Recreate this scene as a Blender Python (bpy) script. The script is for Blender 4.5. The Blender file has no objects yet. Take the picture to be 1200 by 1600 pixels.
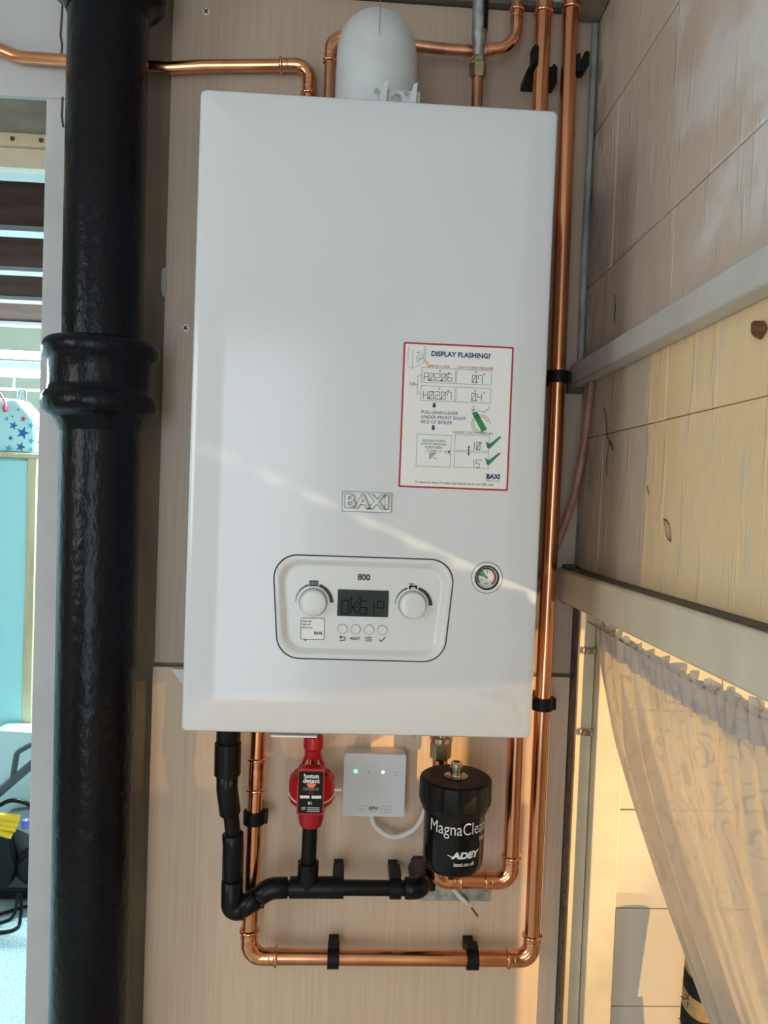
import bpy, bmesh, math, random
from mathutils import Vector, Matrix
random.seed(7)
S = bpy.context.scene
COL = S.collection
PI = math.pi

# ---------------------------------------------------------------- camera
cam_d = bpy.data.cameras.new('camera')
cam = bpy.data.objects.new('camera', cam_d); COL.objects.link(cam)
yaw, pitch, roll = math.radians(2.786), math.radians(1.721), math.radians(2.147)
fwd = Vector((math.sin(yaw)*math.cos(pitch), math.cos(yaw)*math.cos(pitch), -math.sin(pitch)))
rgt = Vector((math.cos(yaw), -math.sin(yaw), 0)); upv = rgt.cross(fwd)
r2 = rgt*math.cos(roll) + upv*math.sin(roll); u2 = upv*math.cos(roll) - rgt*math.sin(roll)
cam.matrix_world = Matrix(((r2.x, u2.x, -fwd.x, -.02195), (r2.y, u2.y, -fwd.y, -1.1453), (r2.z, u2.z, -fwd.z, 1.4255), (0, 0, 0, 1)))
cam_d.sensor_fit = 'VERTICAL'; cam_d.sensor_height = 24; cam_d.lens = 18
cam_d.clip_start = .02; cam_d.clip_end = 60
S.camera = cam

# ---------------------------------------------------------------- world, sun, lamps, exposure
w = bpy.data.worlds.new('sky'); S.world = w; w.use_nodes = True
wb = w.node_tree.nodes['Background']; wb.inputs[0].default_value = (.90, .92, 1, 1); wb.inputs[1].default_value = .45
def lamp(name, kind, loc, direction, energy, col, **kw):
    d = bpy.data.lights.new(name, kind); d.energy = energy; d.color = col
    for k, v in kw.items(): setattr(d, k, v)
    o = bpy.data.objects.new(name, d); COL.objects.link(o); o.location = loc
    o.rotation_euler = Vector(direction).to_track_quat('-Z', 'Y').to_euler()
    return o
lamp('sun', 'SUN', (4, -4, 2), (-.70, .71, -.05), 3.2, (1, .61, .21), angle=.012)
lamp('doorway_daylight', 'AREA', (-.62, -3.1, 1.15), (.1, 1, .05), 18, (.78, .91, 1), shape='RECTANGLE', size=.85, size_y=1.9)
lamp('side_fill_light', 'AREA', (-2.57, -2.0, 1.60), (1, .30, -.10), 32, (.93, .95, 1), shape='RECTANGLE', size=1.5, size_y=1.15)  # added fill for the boiler front and right wall; no window known there
lamp('sun_glint_off_ground', 'SPOT', (3.1, -2.9, .18), (-2.6, 1.9, 1.02), 390, (1, .80, .46), spot_size=.5, shadow_soft_size=.05)
S.view_settings.view_transform = 'Standard'; S.view_settings.look = 'None'
S.view_settings.gamma = 1; S.view_settings.use_curve_mapping = False
S.view_settings.exposure = 0.15

# ---------------------------------------------------------------- materials
MATS = {}
def mat(name, col, rough=.5, metal=0, noise=None, bump=None, coat=0, spec=.5, emit=None, col2=None, trans=0):
    """noise = (scale xyz, amount) varies the colour; bump = (scale xyz, strength) fine relief"""
    if name in MATS: return MATS[name]
    m = bpy.data.materials.new(name); m.use_nodes = True; MATS[name] = m
    nt = m.node_tree; N = nt.nodes; L = nt.links; b = N['Principled BSDF']
    b.inputs['Base Color'].default_value = (*col, 1); b.inputs['Roughness'].default_value = rough
    b.inputs['Metallic'].default_value = metal; b.inputs['Coat Weight'].default_value = coat
    b.inputs['Coat Roughness'].default_value = .08; b.inputs['Specular IOR Level'].default_value = spec
    b.inputs['Transmission Weight'].default_value = trans
    if emit: b.inputs['Emission Color'].default_value = (*emit[0], 1); b.inputs['Emission Strength'].default_value = emit[1]
    def vec(sc):
        t = N.new('ShaderNodeTexCoord'); mp = N.new('ShaderNodeMapping'); mp.inputs['Scale'].default_value = sc
        L.new(t.outputs['Object'], mp.inputs['Vector']); return mp.outputs['Vector']
    if noise:
        n = N.new('ShaderNodeTexNoise'); n.inputs['Scale'].default_value = 1; n.inputs['Detail'].default_value = 6
        L.new(vec(noise[0]), n.inputs['Vector'])
        rp = N.new('ShaderNodeValToRGB'); a = noise[1]
        c2 = col2 or tuple(min(1, c*(1+a)) for c in col); c1 = col if col2 else tuple(c*(1-a) for c in col)
        rp.color_ramp.elements[0].position = .35; rp.color_ramp.elements[1].position = .65
        rp.color_ramp.elements[0].color = (*c1, 1); rp.color_ramp.elements[1].color = (*c2, 1)
        L.new(n.outputs['Fac'], rp.inputs['Fac']); L.new(rp.outputs['Color'], b.inputs['Base Color'])
    if bump:
        n = N.new('ShaderNodeTexNoise'); n.inputs['Scale'].default_value = 1; n.inputs['Detail'].default_value = 4
        L.new(vec(bump[0]), n.inputs['Vector'])
        bp = N.new('ShaderNodeBump'); bp.inputs['Strength'].default_value = bump[1]; bp.inputs['Distance'].default_value = .002
        L.new(n.outputs['Fac'], bp.inputs['Height']); L.new(bp.outputs['Normal'], b.inputs['Normal'])
    return m

copper = mat('copper', (.78, .36, .19), .2, 1, noise=((14, 14, 5), .16))
copper_dull = mat('copper_dull', (.66, .33, .2), .3, 1, noise=((30, 30, 12), .25))
solder = mat('press_fitting_copper', (.82, .40, .22), .16, 1, noise=((90, 90, 90), .2), bump=((160, 160, 160), .15))
brass = mat('brass', (.50, .43, .29), .26, 1)
steel = mat('steel', (.55, .54, .5), .25, 1)
nickel = mat('nickel', (.62, .58, .48), .18, 1)
galv = mat('galvanised', (.45, .46, .47), .42, 1, noise=((60, 60, 60), .3))
enamel = mat('white_enamel', (.675, .69, .72), .16, 0, bump=((45, 45, 45), .012), spec=.5)
white_pl = mat('white_plastic', (.72, .73, .73), .3)
panel_pl = mat('panel_plastic', (.70, .71, .71), .22)
flue_pl = mat('flue_plastic', (.62, .65, .66), .38, noise=((25, 25, 25), .05))
cable_w = mat('white_cable', (.75, .72, .66), .4)
black_pl = mat('black_plastic', (.006, .006, .007), .3, spec=.22)
black_sat = mat('black_satin', (.007, .007, .007), .45, spec=.2)
black_glo = mat('black_gloss', (.005, .005, .005), .12, spec=.3)
black_ink = mat('black_ink', (.02, .02, .022), .5)
grey_ink = mat('grey_ink', (.22, .22, .23), .5)
navy_ink = mat('navy_ink', (.02, .03, .14), .5)
red_ink = mat('red_ink', (.42, .02, .03), .5)
green_ink = mat('green_ink', (.03, .22, .07), .5)
yellow_ink = mat('yellow_ink', (.75, .62, .12), .5)
white_ink = mat('white_ink', (.82, .82, .8), .5)
orange_ink = mat('orange_ink', (.8, .25, .05), .5)
paper = mat('sticker_paper', (.80, .80, .78), .4)
red_pl = mat('red_plastic', (.42, .006, .014), .3)
lcd = mat('lcd_glass', (.024, .032, .032), .12)
lcd_ink = mat('lcd_segment', (.001, .001, .002), .5, spec=.1)
paint_blk = mat('black_paint', (.003, .004, .007), .24, bump=((95, 95, 60), .8), noise=((9, 9, 4), .3), spec=.2)
ply = mat('plywood', (.43, .33, .255), .45, noise=((240, 60, 6.0), .15), bump=((400, 100, 14), .05), col2=(.475, .365, .285))
ply_lit = mat('lower_plywood_lit', (.68, .50, .35), .45, noise=((200, 50, 5.0), .15), bump=((400, 100, 14), .05), col2=(.75, .56, .405))  # lighter, warmer than the upper sheet: light on it is put into the colour
ply_edge = mat('plywood_edge', (.20, .14, .09), .7)
plaster = mat('painted_plaster', (.555, .56, .57), .75, noise=((9, 9, 9), .06), bump=((40, 40, 40), .3))
dim_plaster = mat('bare_plaster', (.27, .22, .17), .85, noise=((14, 14, 6), .2), bump=((50, 50, 50), .4))
def wall_paint(name):
    """old emulsion: pinkish towards the corner and above, cream below and away from it, with streaky brushed relief"""
    m = mat(name, (.5, .42, .34), .6); nt = m.node_tree; N = nt.nodes; L = nt.links; b = N['Principled BSDF']
    t = N.new('ShaderNodeTexCoord'); sep = N.new('ShaderNodeSeparateXYZ'); L.new(t.outputs['Object'], sep.inputs[0])
    def noise(sc, det=5):
        mp = N.new('ShaderNodeMapping'); mp.inputs['Scale'].default_value = sc; n = N.new('ShaderNodeTexNoise'); n.inputs['Scale'].default_value = 1; n.inputs['Detail'].default_value = det
        L.new(t.outputs['Object'], mp.inputs[0]); L.new(mp.outputs[0], n.inputs['Vector']); return n.outputs['Fac']
    def mth(op, a, c):
        q = N.new('ShaderNodeMath'); q.operation = op
        for i, v in enumerate((a, c)):
            if isinstance(v, (int, float)): q.inputs[i].default_value = v
            else: L.new(v, q.inputs[i])
        return q.outputs[0]
    def ramp(v, lo, hi):
        r = N.new('ShaderNodeMapRange'); r.inputs[1].default_value = lo; r.inputs[2].default_value = hi; L.new(v, r.inputs[0]); return r.outputs[0]
    def mix(f, a, c):
        q = N.new('ShaderNodeMix'); q.data_type = 'RGBA'; L.new(f, q.inputs[0])
        for i, v in ((6, a), (7, c)):
            if isinstance(v, tuple): q.inputs[i].default_value = (*v, 1)
            else: L.new(v, q.inputs[i])
        return q.outputs[2]
    low = ramp(sep.outputs['Z'], 1.606, 1.60)                      # below the batten
    wob_ = mth('MULTIPLY', mth('SUBTRACT', noise((9, 9, 9)), .5), .10)
    away = ramp(mth('ADD', sep.outputs['Y'], wob_), -.285, -.30)   # edge of the later cream coat
    pinkc = mix(noise((6, 6, 4)), (.53, .425, .345), (.66, .55, .46)); creamc = mix(noise((6, 6, 5)), (.84, .59, .31), (.90, .68, .41))
    grey = ramp(mth('ADD', sep.outputs['Y'], mth('MULTIPLY', mth('SUBTRACT', noise((5, 5, 7)), .5), .8)), -.42, -.50)
    up = mix(grey, pinkc, (.70, .66, .62)); c = mix(mth('MULTIPLY', low, away), up, creamc)
    low2 = mth('MULTIPLY', low, mth('SUBTRACT', 1, away)); c = mix(low2, c, mix(noise((8, 8, 5)), (.56, .44, .33), (.68, .55, .40)))
    corner_dark = mth('MULTIPLY', ramp(sep.outputs['Y'], -.12, -.01), ramp(noise((26, 26, 14)), .42, .62)); c = mix(mth('MULTIPLY', corner_dark, .75), c, (.16, .145, .12))  # blotchy darker tone towards the corner
    flake = ramp(noise((46, 46, 12), 6), .60, .66); c = mix(mth('MULTIPLY', flake, .5), c, (.66, .58, .50))
    L.new(c, b.inputs['Base Color'])
    h = mth('ADD', mth('ADD', mth('MULTIPLY', noise((38, 38, 26), 4), .7), mth('MULTIPLY', noise((9, 9, 9), 2), 2.2)), mth('MULTIPLY', ramp(noise((60, 60, 9), 2), .60, .72), .55))
    bp = N.new('ShaderNodeBump'); bp.inputs['Strength'].default_value = .55; bp.inputs['Distance'].default_value = .003; L.new(h, bp.inputs['Height']); L.new(bp.outputs['Normal'], b.inputs['Normal'])
    return m
block_p = wall_paint('old_wall_paint')
block_w = block_p
cream_gloss = mat('cream_gloss_paint', (.70, .61, .45), .35, noise=((20, 20, 20), .06), bump=((60, 60, 60), .15))
grey_gloss = mat('grey_gloss_paint', (.56, .54, .50), .4, noise=((20, 20, 20), .05), bump=((60, 60, 60), .1))
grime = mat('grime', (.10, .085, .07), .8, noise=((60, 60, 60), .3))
crack_m = mat('crack', (.10, .065, .04), .9)
rust = mat('rust', (.14, .06, .03), .8, noise=((120, 120, 120), .4))
rail_m = mat('dark_rail', (.13, .12, .10), .6)
tile_m = mat('white_tile', (.70, .64, .54), .18, noise=((8, 8, 8), .03))
grout = mat('grout', (.50, .44, .36), .9)
wood_dk = mat('stained_joist', (.10, .05, .045), .6, noise=((3, 30, 30), .35))
wood_lt = mat('pale_wood', (.62, .48, .30), .5, noise=((20, 20, 3), .15))
wood_wh = mat('whitened_board', (.30, .30, .32), .6)
cab_m = mat('pale_blue_laminate', (.42, .74, .78), .35)
carpet_m = mat('carpet', (.40, .46, .48), .95, noise=((170, 170, 170), .35), bump=((260, 260, 260), .8))
conc = mat('concrete_floor', (.46, .41, .36), .8, noise=((10, 10, 10), .1))
ceil_m = mat('ceiling_paint', (.66, .65, .62), .8)
room_m = mat('room_paint', (.52, .50, .47), .8)
star_cl = mat('bag_cloth', (.52, .78, .80), .8)
star_b = mat('star_blue', (.03, .14, .42), .8)
star_t = mat('star_teal', (.08, .45, .6), .8)
star_r = mat('star_red', (.6, .07, .12), .8)
yellow_c = mat('yellow_rubber', (.80, .50, .01), .45)
grey_pl = mat('grey_plastic', (.06, .068, .075), .4)
cord_p = mat('pink_copper_sheath', (.34, .17, .13), .4, noise=((90, 90, 20), .35))
tube_m = mat('lit_tube', (1, 1, 1), .4, emit=((.70,   .93, 1), 32))
led_g = mat('led_green', (.1, .8, .2), .3, emit=((.08, 1, .25), 3.5))
led_w = mat('led_white', (.9, .95, 1), .3, emit=((.8, .93, 1), 4.5))
leather = mat('brown_leather', (.17, .075, .03), .5)
stripe_k = mat('black_cloth', (.012, .011, .010), .9, bump=((400, 400, 400), .5))
stripe_y = mat('straw_cloth', (.42, .29, .13), .85, bump=((400, 400, 400), .5), noise=((60, 60, 60), .2))
sea_green = mat('green_handle', (.02, .12, .09), .35)

def glass_mat():
    m = bpy.data.materials.new('window_glass'); m.use_nodes = True; nt = m.node_tree; N = nt.nodes
    N.remove(N['Principled BSDF']); out = N['Material Output']
    t = N.new('ShaderNodeBsdfTransparent'); g = N.new('ShaderNodeBsdfGlossy'); g.inputs['Roughness'].default_value = .02
    mx = N.new('ShaderNodeMixShader'); mx.inputs[0].default_value = .06
    nt.links.new(t.outputs[0], mx.inputs[1]); nt.links.new(g.outputs[0], mx.inputs[2])
    nt.links.new(mx.outputs[0], out.inputs['Surface']); return m
glass_m = glass_mat()
def lace_mat(name, dens, col):
    m = bpy.data.materials.new(name); m.use_nodes = True; nt = m.node_tree; N = nt.nodes; L = nt.links
    N.remove(N['Principled BSDF']); out = N['Material Output']
    d = N.new('ShaderNodeBsdfDiffuse'); t = N.new('ShaderNodeBsdfTranslucent'); tr = N.new('ShaderNodeBsdfTransparent')
    d.inputs[0].default_value = (*col, 1); t.inputs[0].default_value = (*col, 1)
    a = N.new('ShaderNodeMixShader'); a.inputs[0].default_value = .55
    L.new(d.outputs[0], a.inputs[1]); L.new(t.outputs[0], a.inputs[2])
    uv = N.new('ShaderNodeUVMap'); uv.uv_map = 'UVMap'
    # swirling outlines and medallions woven thicker into a fine net
    def mth(op, p, q):
        k = N.new('ShaderNodeMath'); k.operation = op
        for i, v in enumerate((p, q)):
            if isinstance(v, (int, float)): k.inputs[i].default_value = v
            else: L.new(v, k.inputs[i])
        return k.outputs[0]
    no = N.new('ShaderNodeTexNoise'); no.inputs['Scale'].default_value = 15; no.inputs['Detail'].default_value = 1.5; L.new(uv.outputs[0], no.inputs['Vector'])
    vo = N.new('ShaderNodeTexVoronoi'); vo.inputs['Scale'].default_value = 16; vo.inputs['Randomness'].default_value = .6; L.new(uv.outputs[0], vo.inputs['Vector'])
    swirl = mth('LESS_THAN', mth('ABSOLUTE', mth('SUBTRACT', mth('FRACT', mth('MULTIPLY', no.outputs['Fac'], 9), 0), .5), 0), .08)
    ringm = mth('LESS_THAN', mth('ABSOLUTE', mth('SUBTRACT', vo.outputs['Distance'], .30), 0), .03)
    patt = mth('MAXIMUM', swirl, ringm)
    mc = N.new('ShaderNodeMix'); mc.data_type = 'RGBA'; mc.inputs[6].default_value = (*col, 1); mc.inputs[7].default_value = (*[c*.86 for c in col], 1); L.new(patt, mc.inputs[0])
    L.new(mc.outputs[2], d.inputs[0]); L.new(mc.outputs[2], t.inputs[0])
    al = N.new('ShaderNodeMapRange'); al.inputs[3].default_value = dens; al.inputs[4].default_value = min(1, dens+.1); L.new(patt, al.inputs[0])
    b = N.new('ShaderNodeMixShader'); L.new(al.outputs[0], b.inputs[0]); L.new(tr.outputs[0], b.inputs[1]); L.new(a.outputs[0], b.inputs[2])
    L.new(b.outputs[0], out.inputs['Surface']); return m
lace_m = lace_mat('lace_net', .80, (.80, .70, .58)); heading_m = lace_mat('lace_heading', .9, (.70, .67, .66))

# ---------------------------------------------------------------- shape helpers
def bm_box(bm, a, b, bev=0, seg=2):
    r = bmesh.ops.create_cube(bm, size=1); v = r['verts']
    for q in v: q.co = Vector([a[i] + (q.co[i]+.5)*(b[i]-a[i]) for i in range(3)])
    if bev:
        es = {e for q in v for e in q.link_edges}
        bmesh.ops.bevel(bm, geom=list(es), offset=bev, segments=seg, affect='EDGES', profile=.5)
    return bm
def box(a, b, bev=0, seg=2): return bm_box(bmesh.new(), a, b, bev, seg)
def loft(bm, rings, cap0=True, cap1=True):
    vs = [[bm.verts.new(p) for p in r] for r in rings]
    n = len(vs[0])
    for a, b in zip(vs, vs[1:]):
        for i in range(n): bm.faces.new((a[i], a[(i+1) % n], b[(i+1) % n], b[i]))
    if cap0: bm.faces.new(vs[0][::-1])
    if cap1: bm.faces.new(vs[-1])
    return bm
def frame(t):
    t = t.normalized(); h = Vector((0, 0, 1)) if abs(t.z) < .9 else Vector((1, 0, 0))
    a = t.cross(h).normalized(); return a, t.cross(a).normalized()
def bend(pts, rad, seg=9):
    """round the corners of a polyline"""
    P = [Vector(p) for p in pts]; out = [P[0]]
    for i in range(1, len(P)-1):
        r = rad[i-1] if isinstance(rad, (list, tuple)) else rad
        d0 = (P[i-1]-P[i]).normalized(); d1 = (P[i+1]-P[i]).normalized(); ang = d0.angle(d1)
        if r <= 0 or ang > PI-.02: out.append(P[i]); continue
        t = min(r/math.tan(ang/2), (P[i-1]-P[i]).length*.49, (P[i+1]-P[i]).length*.49)
        r = t*math.tan(ang/2); c = P[i] + (d0+d1).normalized()*(r/math.sin(ang/2)); a = P[i]+d0*t-c; b = P[i]+d1*t-c
        for k in range(seg+1): out.append(c + a.normalized().slerp(b.normalized(), k/seg)*a.length)
    out.append(P[-1]); return out
def sweep(bm, pts, rad, n=16, cap=True):
    P = [Vector(p) for p in pts]; rings = []; a = None
    for i, p in enumerate(P):
        t = ((P[i+1]-p).normalized() if i < len(P)-1 else Vector()) + ((p-P[i-1]).normalized() if i else Vector())
        t.normalize()
        if a is None: a, _ = frame(t)
        else: a = (a - t*a.dot(t)).normalized()
        b = t.cross(a); r = rad[i] if isinstance(rad, (list, tuple)) else rad
        rings.append([p + (a*math.cos(2*PI*k/n) + b*math.sin(2*PI*k/n))*r for k in range(n)])
    return loft(bm, rings, cap, cap)
def tube(pts, rad, n=16, bm=None, cap=True): return sweep(bm or bmesh.new(), pts, rad, n, cap)
def lathe(prof, c=(0, 0, 0), axis='z', n=32, bm=None, cap=True):
    """prof = [(radius, height)...] about an axis through c"""
    c = Vector(c); ax = {'z': (Vector((1, 0, 0)), Vector((0, 1, 0)), Vector((0, 0, 1))), 'y': (Vector((1, 0, 0)), Vector((0, 0, 1)), Vector((0, -1, 0))), 'x': (Vector((0, 1, 0)), Vector((0, 0, 1)), Vector((1, 0, 0)))}[axis]
    return loft(bm or bmesh.new(), [[c + ax[0]*math.cos(2*PI*k/n)*r + ax[1]*math.sin(2*PI*k/n)*r + ax[2]*h for k in range(n)] for r, h in prof], cap, cap)
def bead(bm, p, t, r, w=.0022, n=24):
    """a raised ring of radius r + w round the axis t"""
    p = Vector(p); t = Vector(t).normalized()
    sweep(bm, [p-t*w, p-t*w*.6, p, p+t*w*.6, p+t*w], [r*.98, r+w*.8, r+w, r+w*.8, r*.98], n)
def prism(poly, y0, y1, bm=None):
    """outline in (x, z) swept from y0 to y1"""
    return loft(bm or bmesh.new(), [[(x, y0, z) for x, z in poly], [(x, y1, z) for x, z in poly]])
def round_poly(cs, r, n=6):
    out = []; k = len(cs)
    for i in range(k):
        p = Vector(cs[i]); a = (Vector(cs[i-1])-p).normalized(); b = (Vector(cs[(i+1) % k])-p).normalized()
        ang = a.angle(b); t = r/math.tan(ang/2); c = p + (a+b).normalized()*(r/math.sin(ang/2))
        v0 = p+a*t-c; v1 = p+b*t-c; a0 = math.atan2(v0.y, v0.x); d = math.atan2(v1.y, v1.x)-a0
        d = (d+PI) % (2*PI)-PI
        for j in range(n+1): out.append((c.x+r*math.cos(a0+d*j/n), c.y+r*math.sin(a0+d*j/n)))
    return out
def rrect(x0, z0, x1, z1, r, n=6): return round_poly([(x0, z0), (x1, z0), (x1, z1), (x0, z1)], r, n)

def wloc(o):
    v = Vector()
    while o: v = v+o.location; o = o.parent
    return v
def obj(name, bm, m, parent=None, smooth=28, local=False):
    """one mesh object; its shape is given in world metres unless local"""
    bmesh.ops.recalc_face_normals(bm, faces=bm.faces)
    if 28 <= smooth <= 40: smooth = 20
    if parent and not local: bmesh.ops.translate(bm, verts=bm.verts, vec=-wloc(parent))
    me = bpy.data.meshes.new(name); bm.to_mesh(me); bm.free()
    for q in (m if isinstance(m, (list, tuple)) else [m]): me.materials.append(q)
    if smooth:
        me.polygons.foreach_set('use_smooth', [True]*len(me.polygons)); me.set_sharp_from_angle(angle=math.radians(smooth))
    o = bpy.data.objects.new(name, me); COL.objects.link(o); o.parent = parent
    return o
def tag(o, label, cat, group=None):
    o['label'] = label; o['category'] = cat
    if group: o['group'] = group
    return o
def thing(name, label, cat, loc=(0, 0, 0), group=None):
    o = bpy.data.objects.new(name, None); COL.objects.link(o); o.location = loc; o.empty_display_size = .02
    return tag(o, label, cat, group)
def solo(name, bm, m, label, cat, loc, group=None, smooth=28):
    bmesh.ops.translate(bm, verts=bm.verts, vec=-Vector(loc)); o = obj(name, bm, m, None, smooth); o.location = loc
    return tag(o, label, cat, group)
def struct(name, bm, m, parent=None, smooth=0):
    o = obj(name, bm, m, parent, smooth)
    if not parent: o['kind'] = 'structure'
    return o
def dup(root, loc, rot=None, label=None):
    r = root.copy(); COL.objects.link(r); r.location = loc
    if rot is not None: r.rotation_euler = rot
    if label: r['label'] = label
    for ch in root.children:
        c = ch.copy(); COL.objects.link(c); c.parent = r
        for g in ch.children:
            d = g.copy(); COL.objects.link(d); d.parent = c
    return r

class Print:
    """flat lettering and line art; drawn in (x, z), later laid on a face"""
    def __init__(s): s.bm = bmesh.new()
    def text(s, body, x, z, cap, align='CENTER', bold=0, sx=1, rot=0, slant=0):
        c = bpy.data.curves.new('lettering', 'FONT'); c.body = body; c.size = cap/.72; c.align_x = align; c.align_y = 'CENTER'
        c.offset = bold*cap*.05; c.resolution_u = 3; c.shear = slant
        o = bpy.data.objects.new('lettering', c); COL.objects.link(o)
        dg = bpy.context.evaluated_depsgraph_get(); me = bpy.data.meshes.new_from_object(o.evaluated_get(dg))
        M = Matrix.Translation((x, 0, z)) @ Matrix.Rotation(rot, 4, 'Y') @ Matrix.Rotation(PI/2, 4, 'X') @ Matrix.Diagonal((sx, 1, 1, 1))
        me.transform(M); s.bm.from_mesh(me); bpy.data.objects.remove(o); bpy.data.curves.remove(c); bpy.data.meshes.remove(me)
    def poly(s, pts): s.bm.faces.new([s.bm.verts.new((x, 0, z)) for x, z in pts])
    def line(s, pts, wd):
        for a, b in zip(pts, pts[1:]):
            a = Vector(a); b = Vector(b); t = (b-a).normalized(); n = Vector((-t.y, t.x))*wd/2; e = t*wd*.3
            s.poly([a-e+n, b+e+n, b+e-n, a-e-n])
    def ring(s, x, z, r0, r1, a0=0, a1=2*PI, n=40, r0b=None, r1b=None):
        r0b = r0 if r0b is None else r0b; r1b = r1 if r1b is None else r1b
        for k in range(n):
            f0, f1 = k/n, (k+1)/n; p = a0+(a1-a0)*f0; q = a0+(a1-a0)*f1
            i0, i1, o0, o1 = r0+(r0b-r0)*f0, r0+(r0b-r0)*f1, r1+(r1b-r1)*f0, r1+(r1b-r1)*f1
            pt = lambda r, t: (x+r*math.cos(t), z+r*math.sin(t))
            s.poly([pt(i0, p), pt(o0, p), pt(o1, q), pt(i1, q)] if i0 > 1e-6 else [pt(0, 0), pt(o0, p), pt(o1, q)])
    def frame(s, x0, z0, x1, z1, wd): s.line([(x0, z0), (x1, z0), (x1, z1), (x0, z1), (x0, z0)], wd)
    def outline(s, pts, wd): s.line(list(pts)+[pts[0]], wd)
    SEG = {'0': 'abcdefs', '1': 'bc', '2': 'abged', '4': 'fgbc', '5': 'afgcd', '6': 'afgedc', '7': 'fabc', 'A': 'abcefg', 'H': 'fegbc', 'O': 'abcdef', 'K': 'fegk', 'o': 'abgf', 'l': 'ef'}
    def seg(s, body, x, z, wd, h, lw, pitch=1.45):
        """seven-segment figures, lower left corner at x, z"""
        for ch in body:
            if ch == '.': s.poly([(x-.40*wd, z-.02*wd), (x-.1*wd, z-.02*wd), (x-.1*wd, z+.26*wd), (x-.40*wd, z+.26*wd)]); continue
            L = {'a': ((0, h), (wd, h)), 'b': ((wd, h), (wd, h/2)), 'c': ((wd, h/2), (wd, 0)), 'd': ((0, 0), (wd, 0)), 'e': ((0, 0), (0, h/2)), 'f': ((0, h/2), (0, h)), 'g': ((0, h/2), (wd, h/2)), 's': ((.1*wd, .08*h), (.9*wd, .92*h)), 'k': ((wd, h), (.2*wd, h/2))}
            for c in self_seg(ch):
                (a, b), (p, q) = L[c]; s.line([(x+a, z+b), (x+p, z+q)], lw)
            if ch == 'K': s.line([(x+.2*wd, z+h/2), (x+wd, z)], lw)
            x += wd*(pitch if ch != 'l' else .7)
    def build(s, name, m, parent, y, fn=None):
        for v in s.bm.verts: v.co = Vector(fn(v.co.x, v.co.z)) if fn else Vector((v.co.x, y, v.co.z))
        return obj(name, s.bm, m, parent, 0)
def self_seg(ch): return Print.SEG[ch]

# ================================================================ the setting
A = math.radians(2.1); SA_, CA_ = math.sin(A), math.cos(A)
def rw(u, w_, z):
    """point on the right-hand wall: u from the corner towards the viewer, w_ out of the wall"""
    return Vector((.325 - SA_*u - CA_*w_, -CA_*u + SA_*w_, z))
def rwbox(u0, u1, w0, w1, z0, z1, bev=0, bm=None, tilt=0):
    b = box((u0, w0, z0), (u1, w1, z1), bev)
    for v in b.verts: v.co = rw(v.co.x, v.co.y, v.co.z + tilt*v.co.x)
    return b
# back wall with the opening to the next room on its left
b = box((-.475, .013, 0), (.34, .123, 2.42)); bm_box(b, (-2.6, .013, 1.97), (-.475, .123, 2.42)); bm_box(b, (-2.6, .013, 0), (-1.75, .123, 1.97))
wall_back = struct('wall_back', b, dim_plaster)
b = box((-.475, .001, 0), (-.395, .0128, 1.97), .0015); struct('plaster_pier', b, plaster, wall_back)
b = box((-2.6, .001, 1.9702), (-.395, .0128, 2.42), .0015); struct('plaster_head', b, plaster, wall_back)
cr = [(-.456, 2.14), (-.4555, 2.10), (-.457, 2.06), (-.4545, 2.045), (-.456, 2.015)]
p = Print(); p.line(cr, .003); p.line([(-.452, 1.972), (-.4525, 1.945), (-.45, 1.93)], .003); p.build('crack', crack_m, wall_back, .0006)
# right-hand wall of painted blocks above the side window
b = rwbox(-.02, 3.25, -.22, -.004, 1.30, 2.42); bm_b = rwbox(1.3, 3.25, -.22, 0, 0, 1.30)
me = bpy.data.meshes.new('t'); bm_b.to_mesh(me); bm_b.free(); b.from_mesh(me); bpy.data.meshes.remove(me)
wall_right = struct('wall_right', b, block_p)
rows = [(1.32, 1.51, .12), (1.51, 1.735, .34), (1.735, 1.96, .12), (1.96, 2.185, .34), (2.185, 2.41, .12)]
for z0, z1, off in rows:
    u = off-.44
    while u < 1.6:
        m_ = block_w if z1 < 1.6 else block_p
        bb = rwbox(max(u, -.015)+.0004, min(u+.44, 3.2)-.0004, -.004, random.uniform(-.0004, .0004), z0+.0004, z1-.0004, .003 if z0 > 1.6 else .0012)
        struct('block', bb, m_, wall_right, 40); u += .44
struct('plain_stretch', rwbox(1.66, 3.25, -.004, 0, 1.30, 2.42), block_p, wall_right)
# two hairline cracks, a rusty nail hole and flaked marks
def rwmark(name, pts, wd, m_, off=.0014):
    q = Print(); q.line(pts, wd); q.build(name, m_, wall_right, 0, lambda u, z: rw(u, off, z))
def wob(pts, n=4, am=.0015):
    o = []
    for (a, c), (d, e) in zip(pts, pts[1:]):
        for k in range(n): o.append((a+(d-a)*k/n + random.uniform(-am, am), c+(e-c)*k/n + random.uniform(-am, am)))
    return o+[pts[-1]]
rwmark('crack', wob([(.125, 1.545), (.135, 1.525), (.143, 1.505)]), .003, crack_m)
rwmark('crack', wob([(.143, 1.505), (.155, 1.495), (.143, 1.475), (.15, 1.452)]), .0022, crack_m)
rwmark('crack', wob([(.155, 1.498), (.17, 1.487)]), .003, crack_m)
rwmark('crack', wob([(.145, 1.69), (.152, 1.672), (.149, 1.655)]), .003, crack_m)
rwmark('crack', wob([(.15, 1.635), (.147, 1.622)]), .003, crack_m)
rwmark('crack', wob([(.355, 1.405), (.37, 1.40), (.376, 1.383), (.365, 1.388), (.355, 1.405)], 2, .001), .0016, crack_m)
rwmark('crack', wob([(.30, 1.44), (.306, 1.43)]), .0016, crack_m)
bm = bmesh.new(); bmesh.ops.create_icosphere(bm, subdivisions=2, radius=.008)
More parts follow.
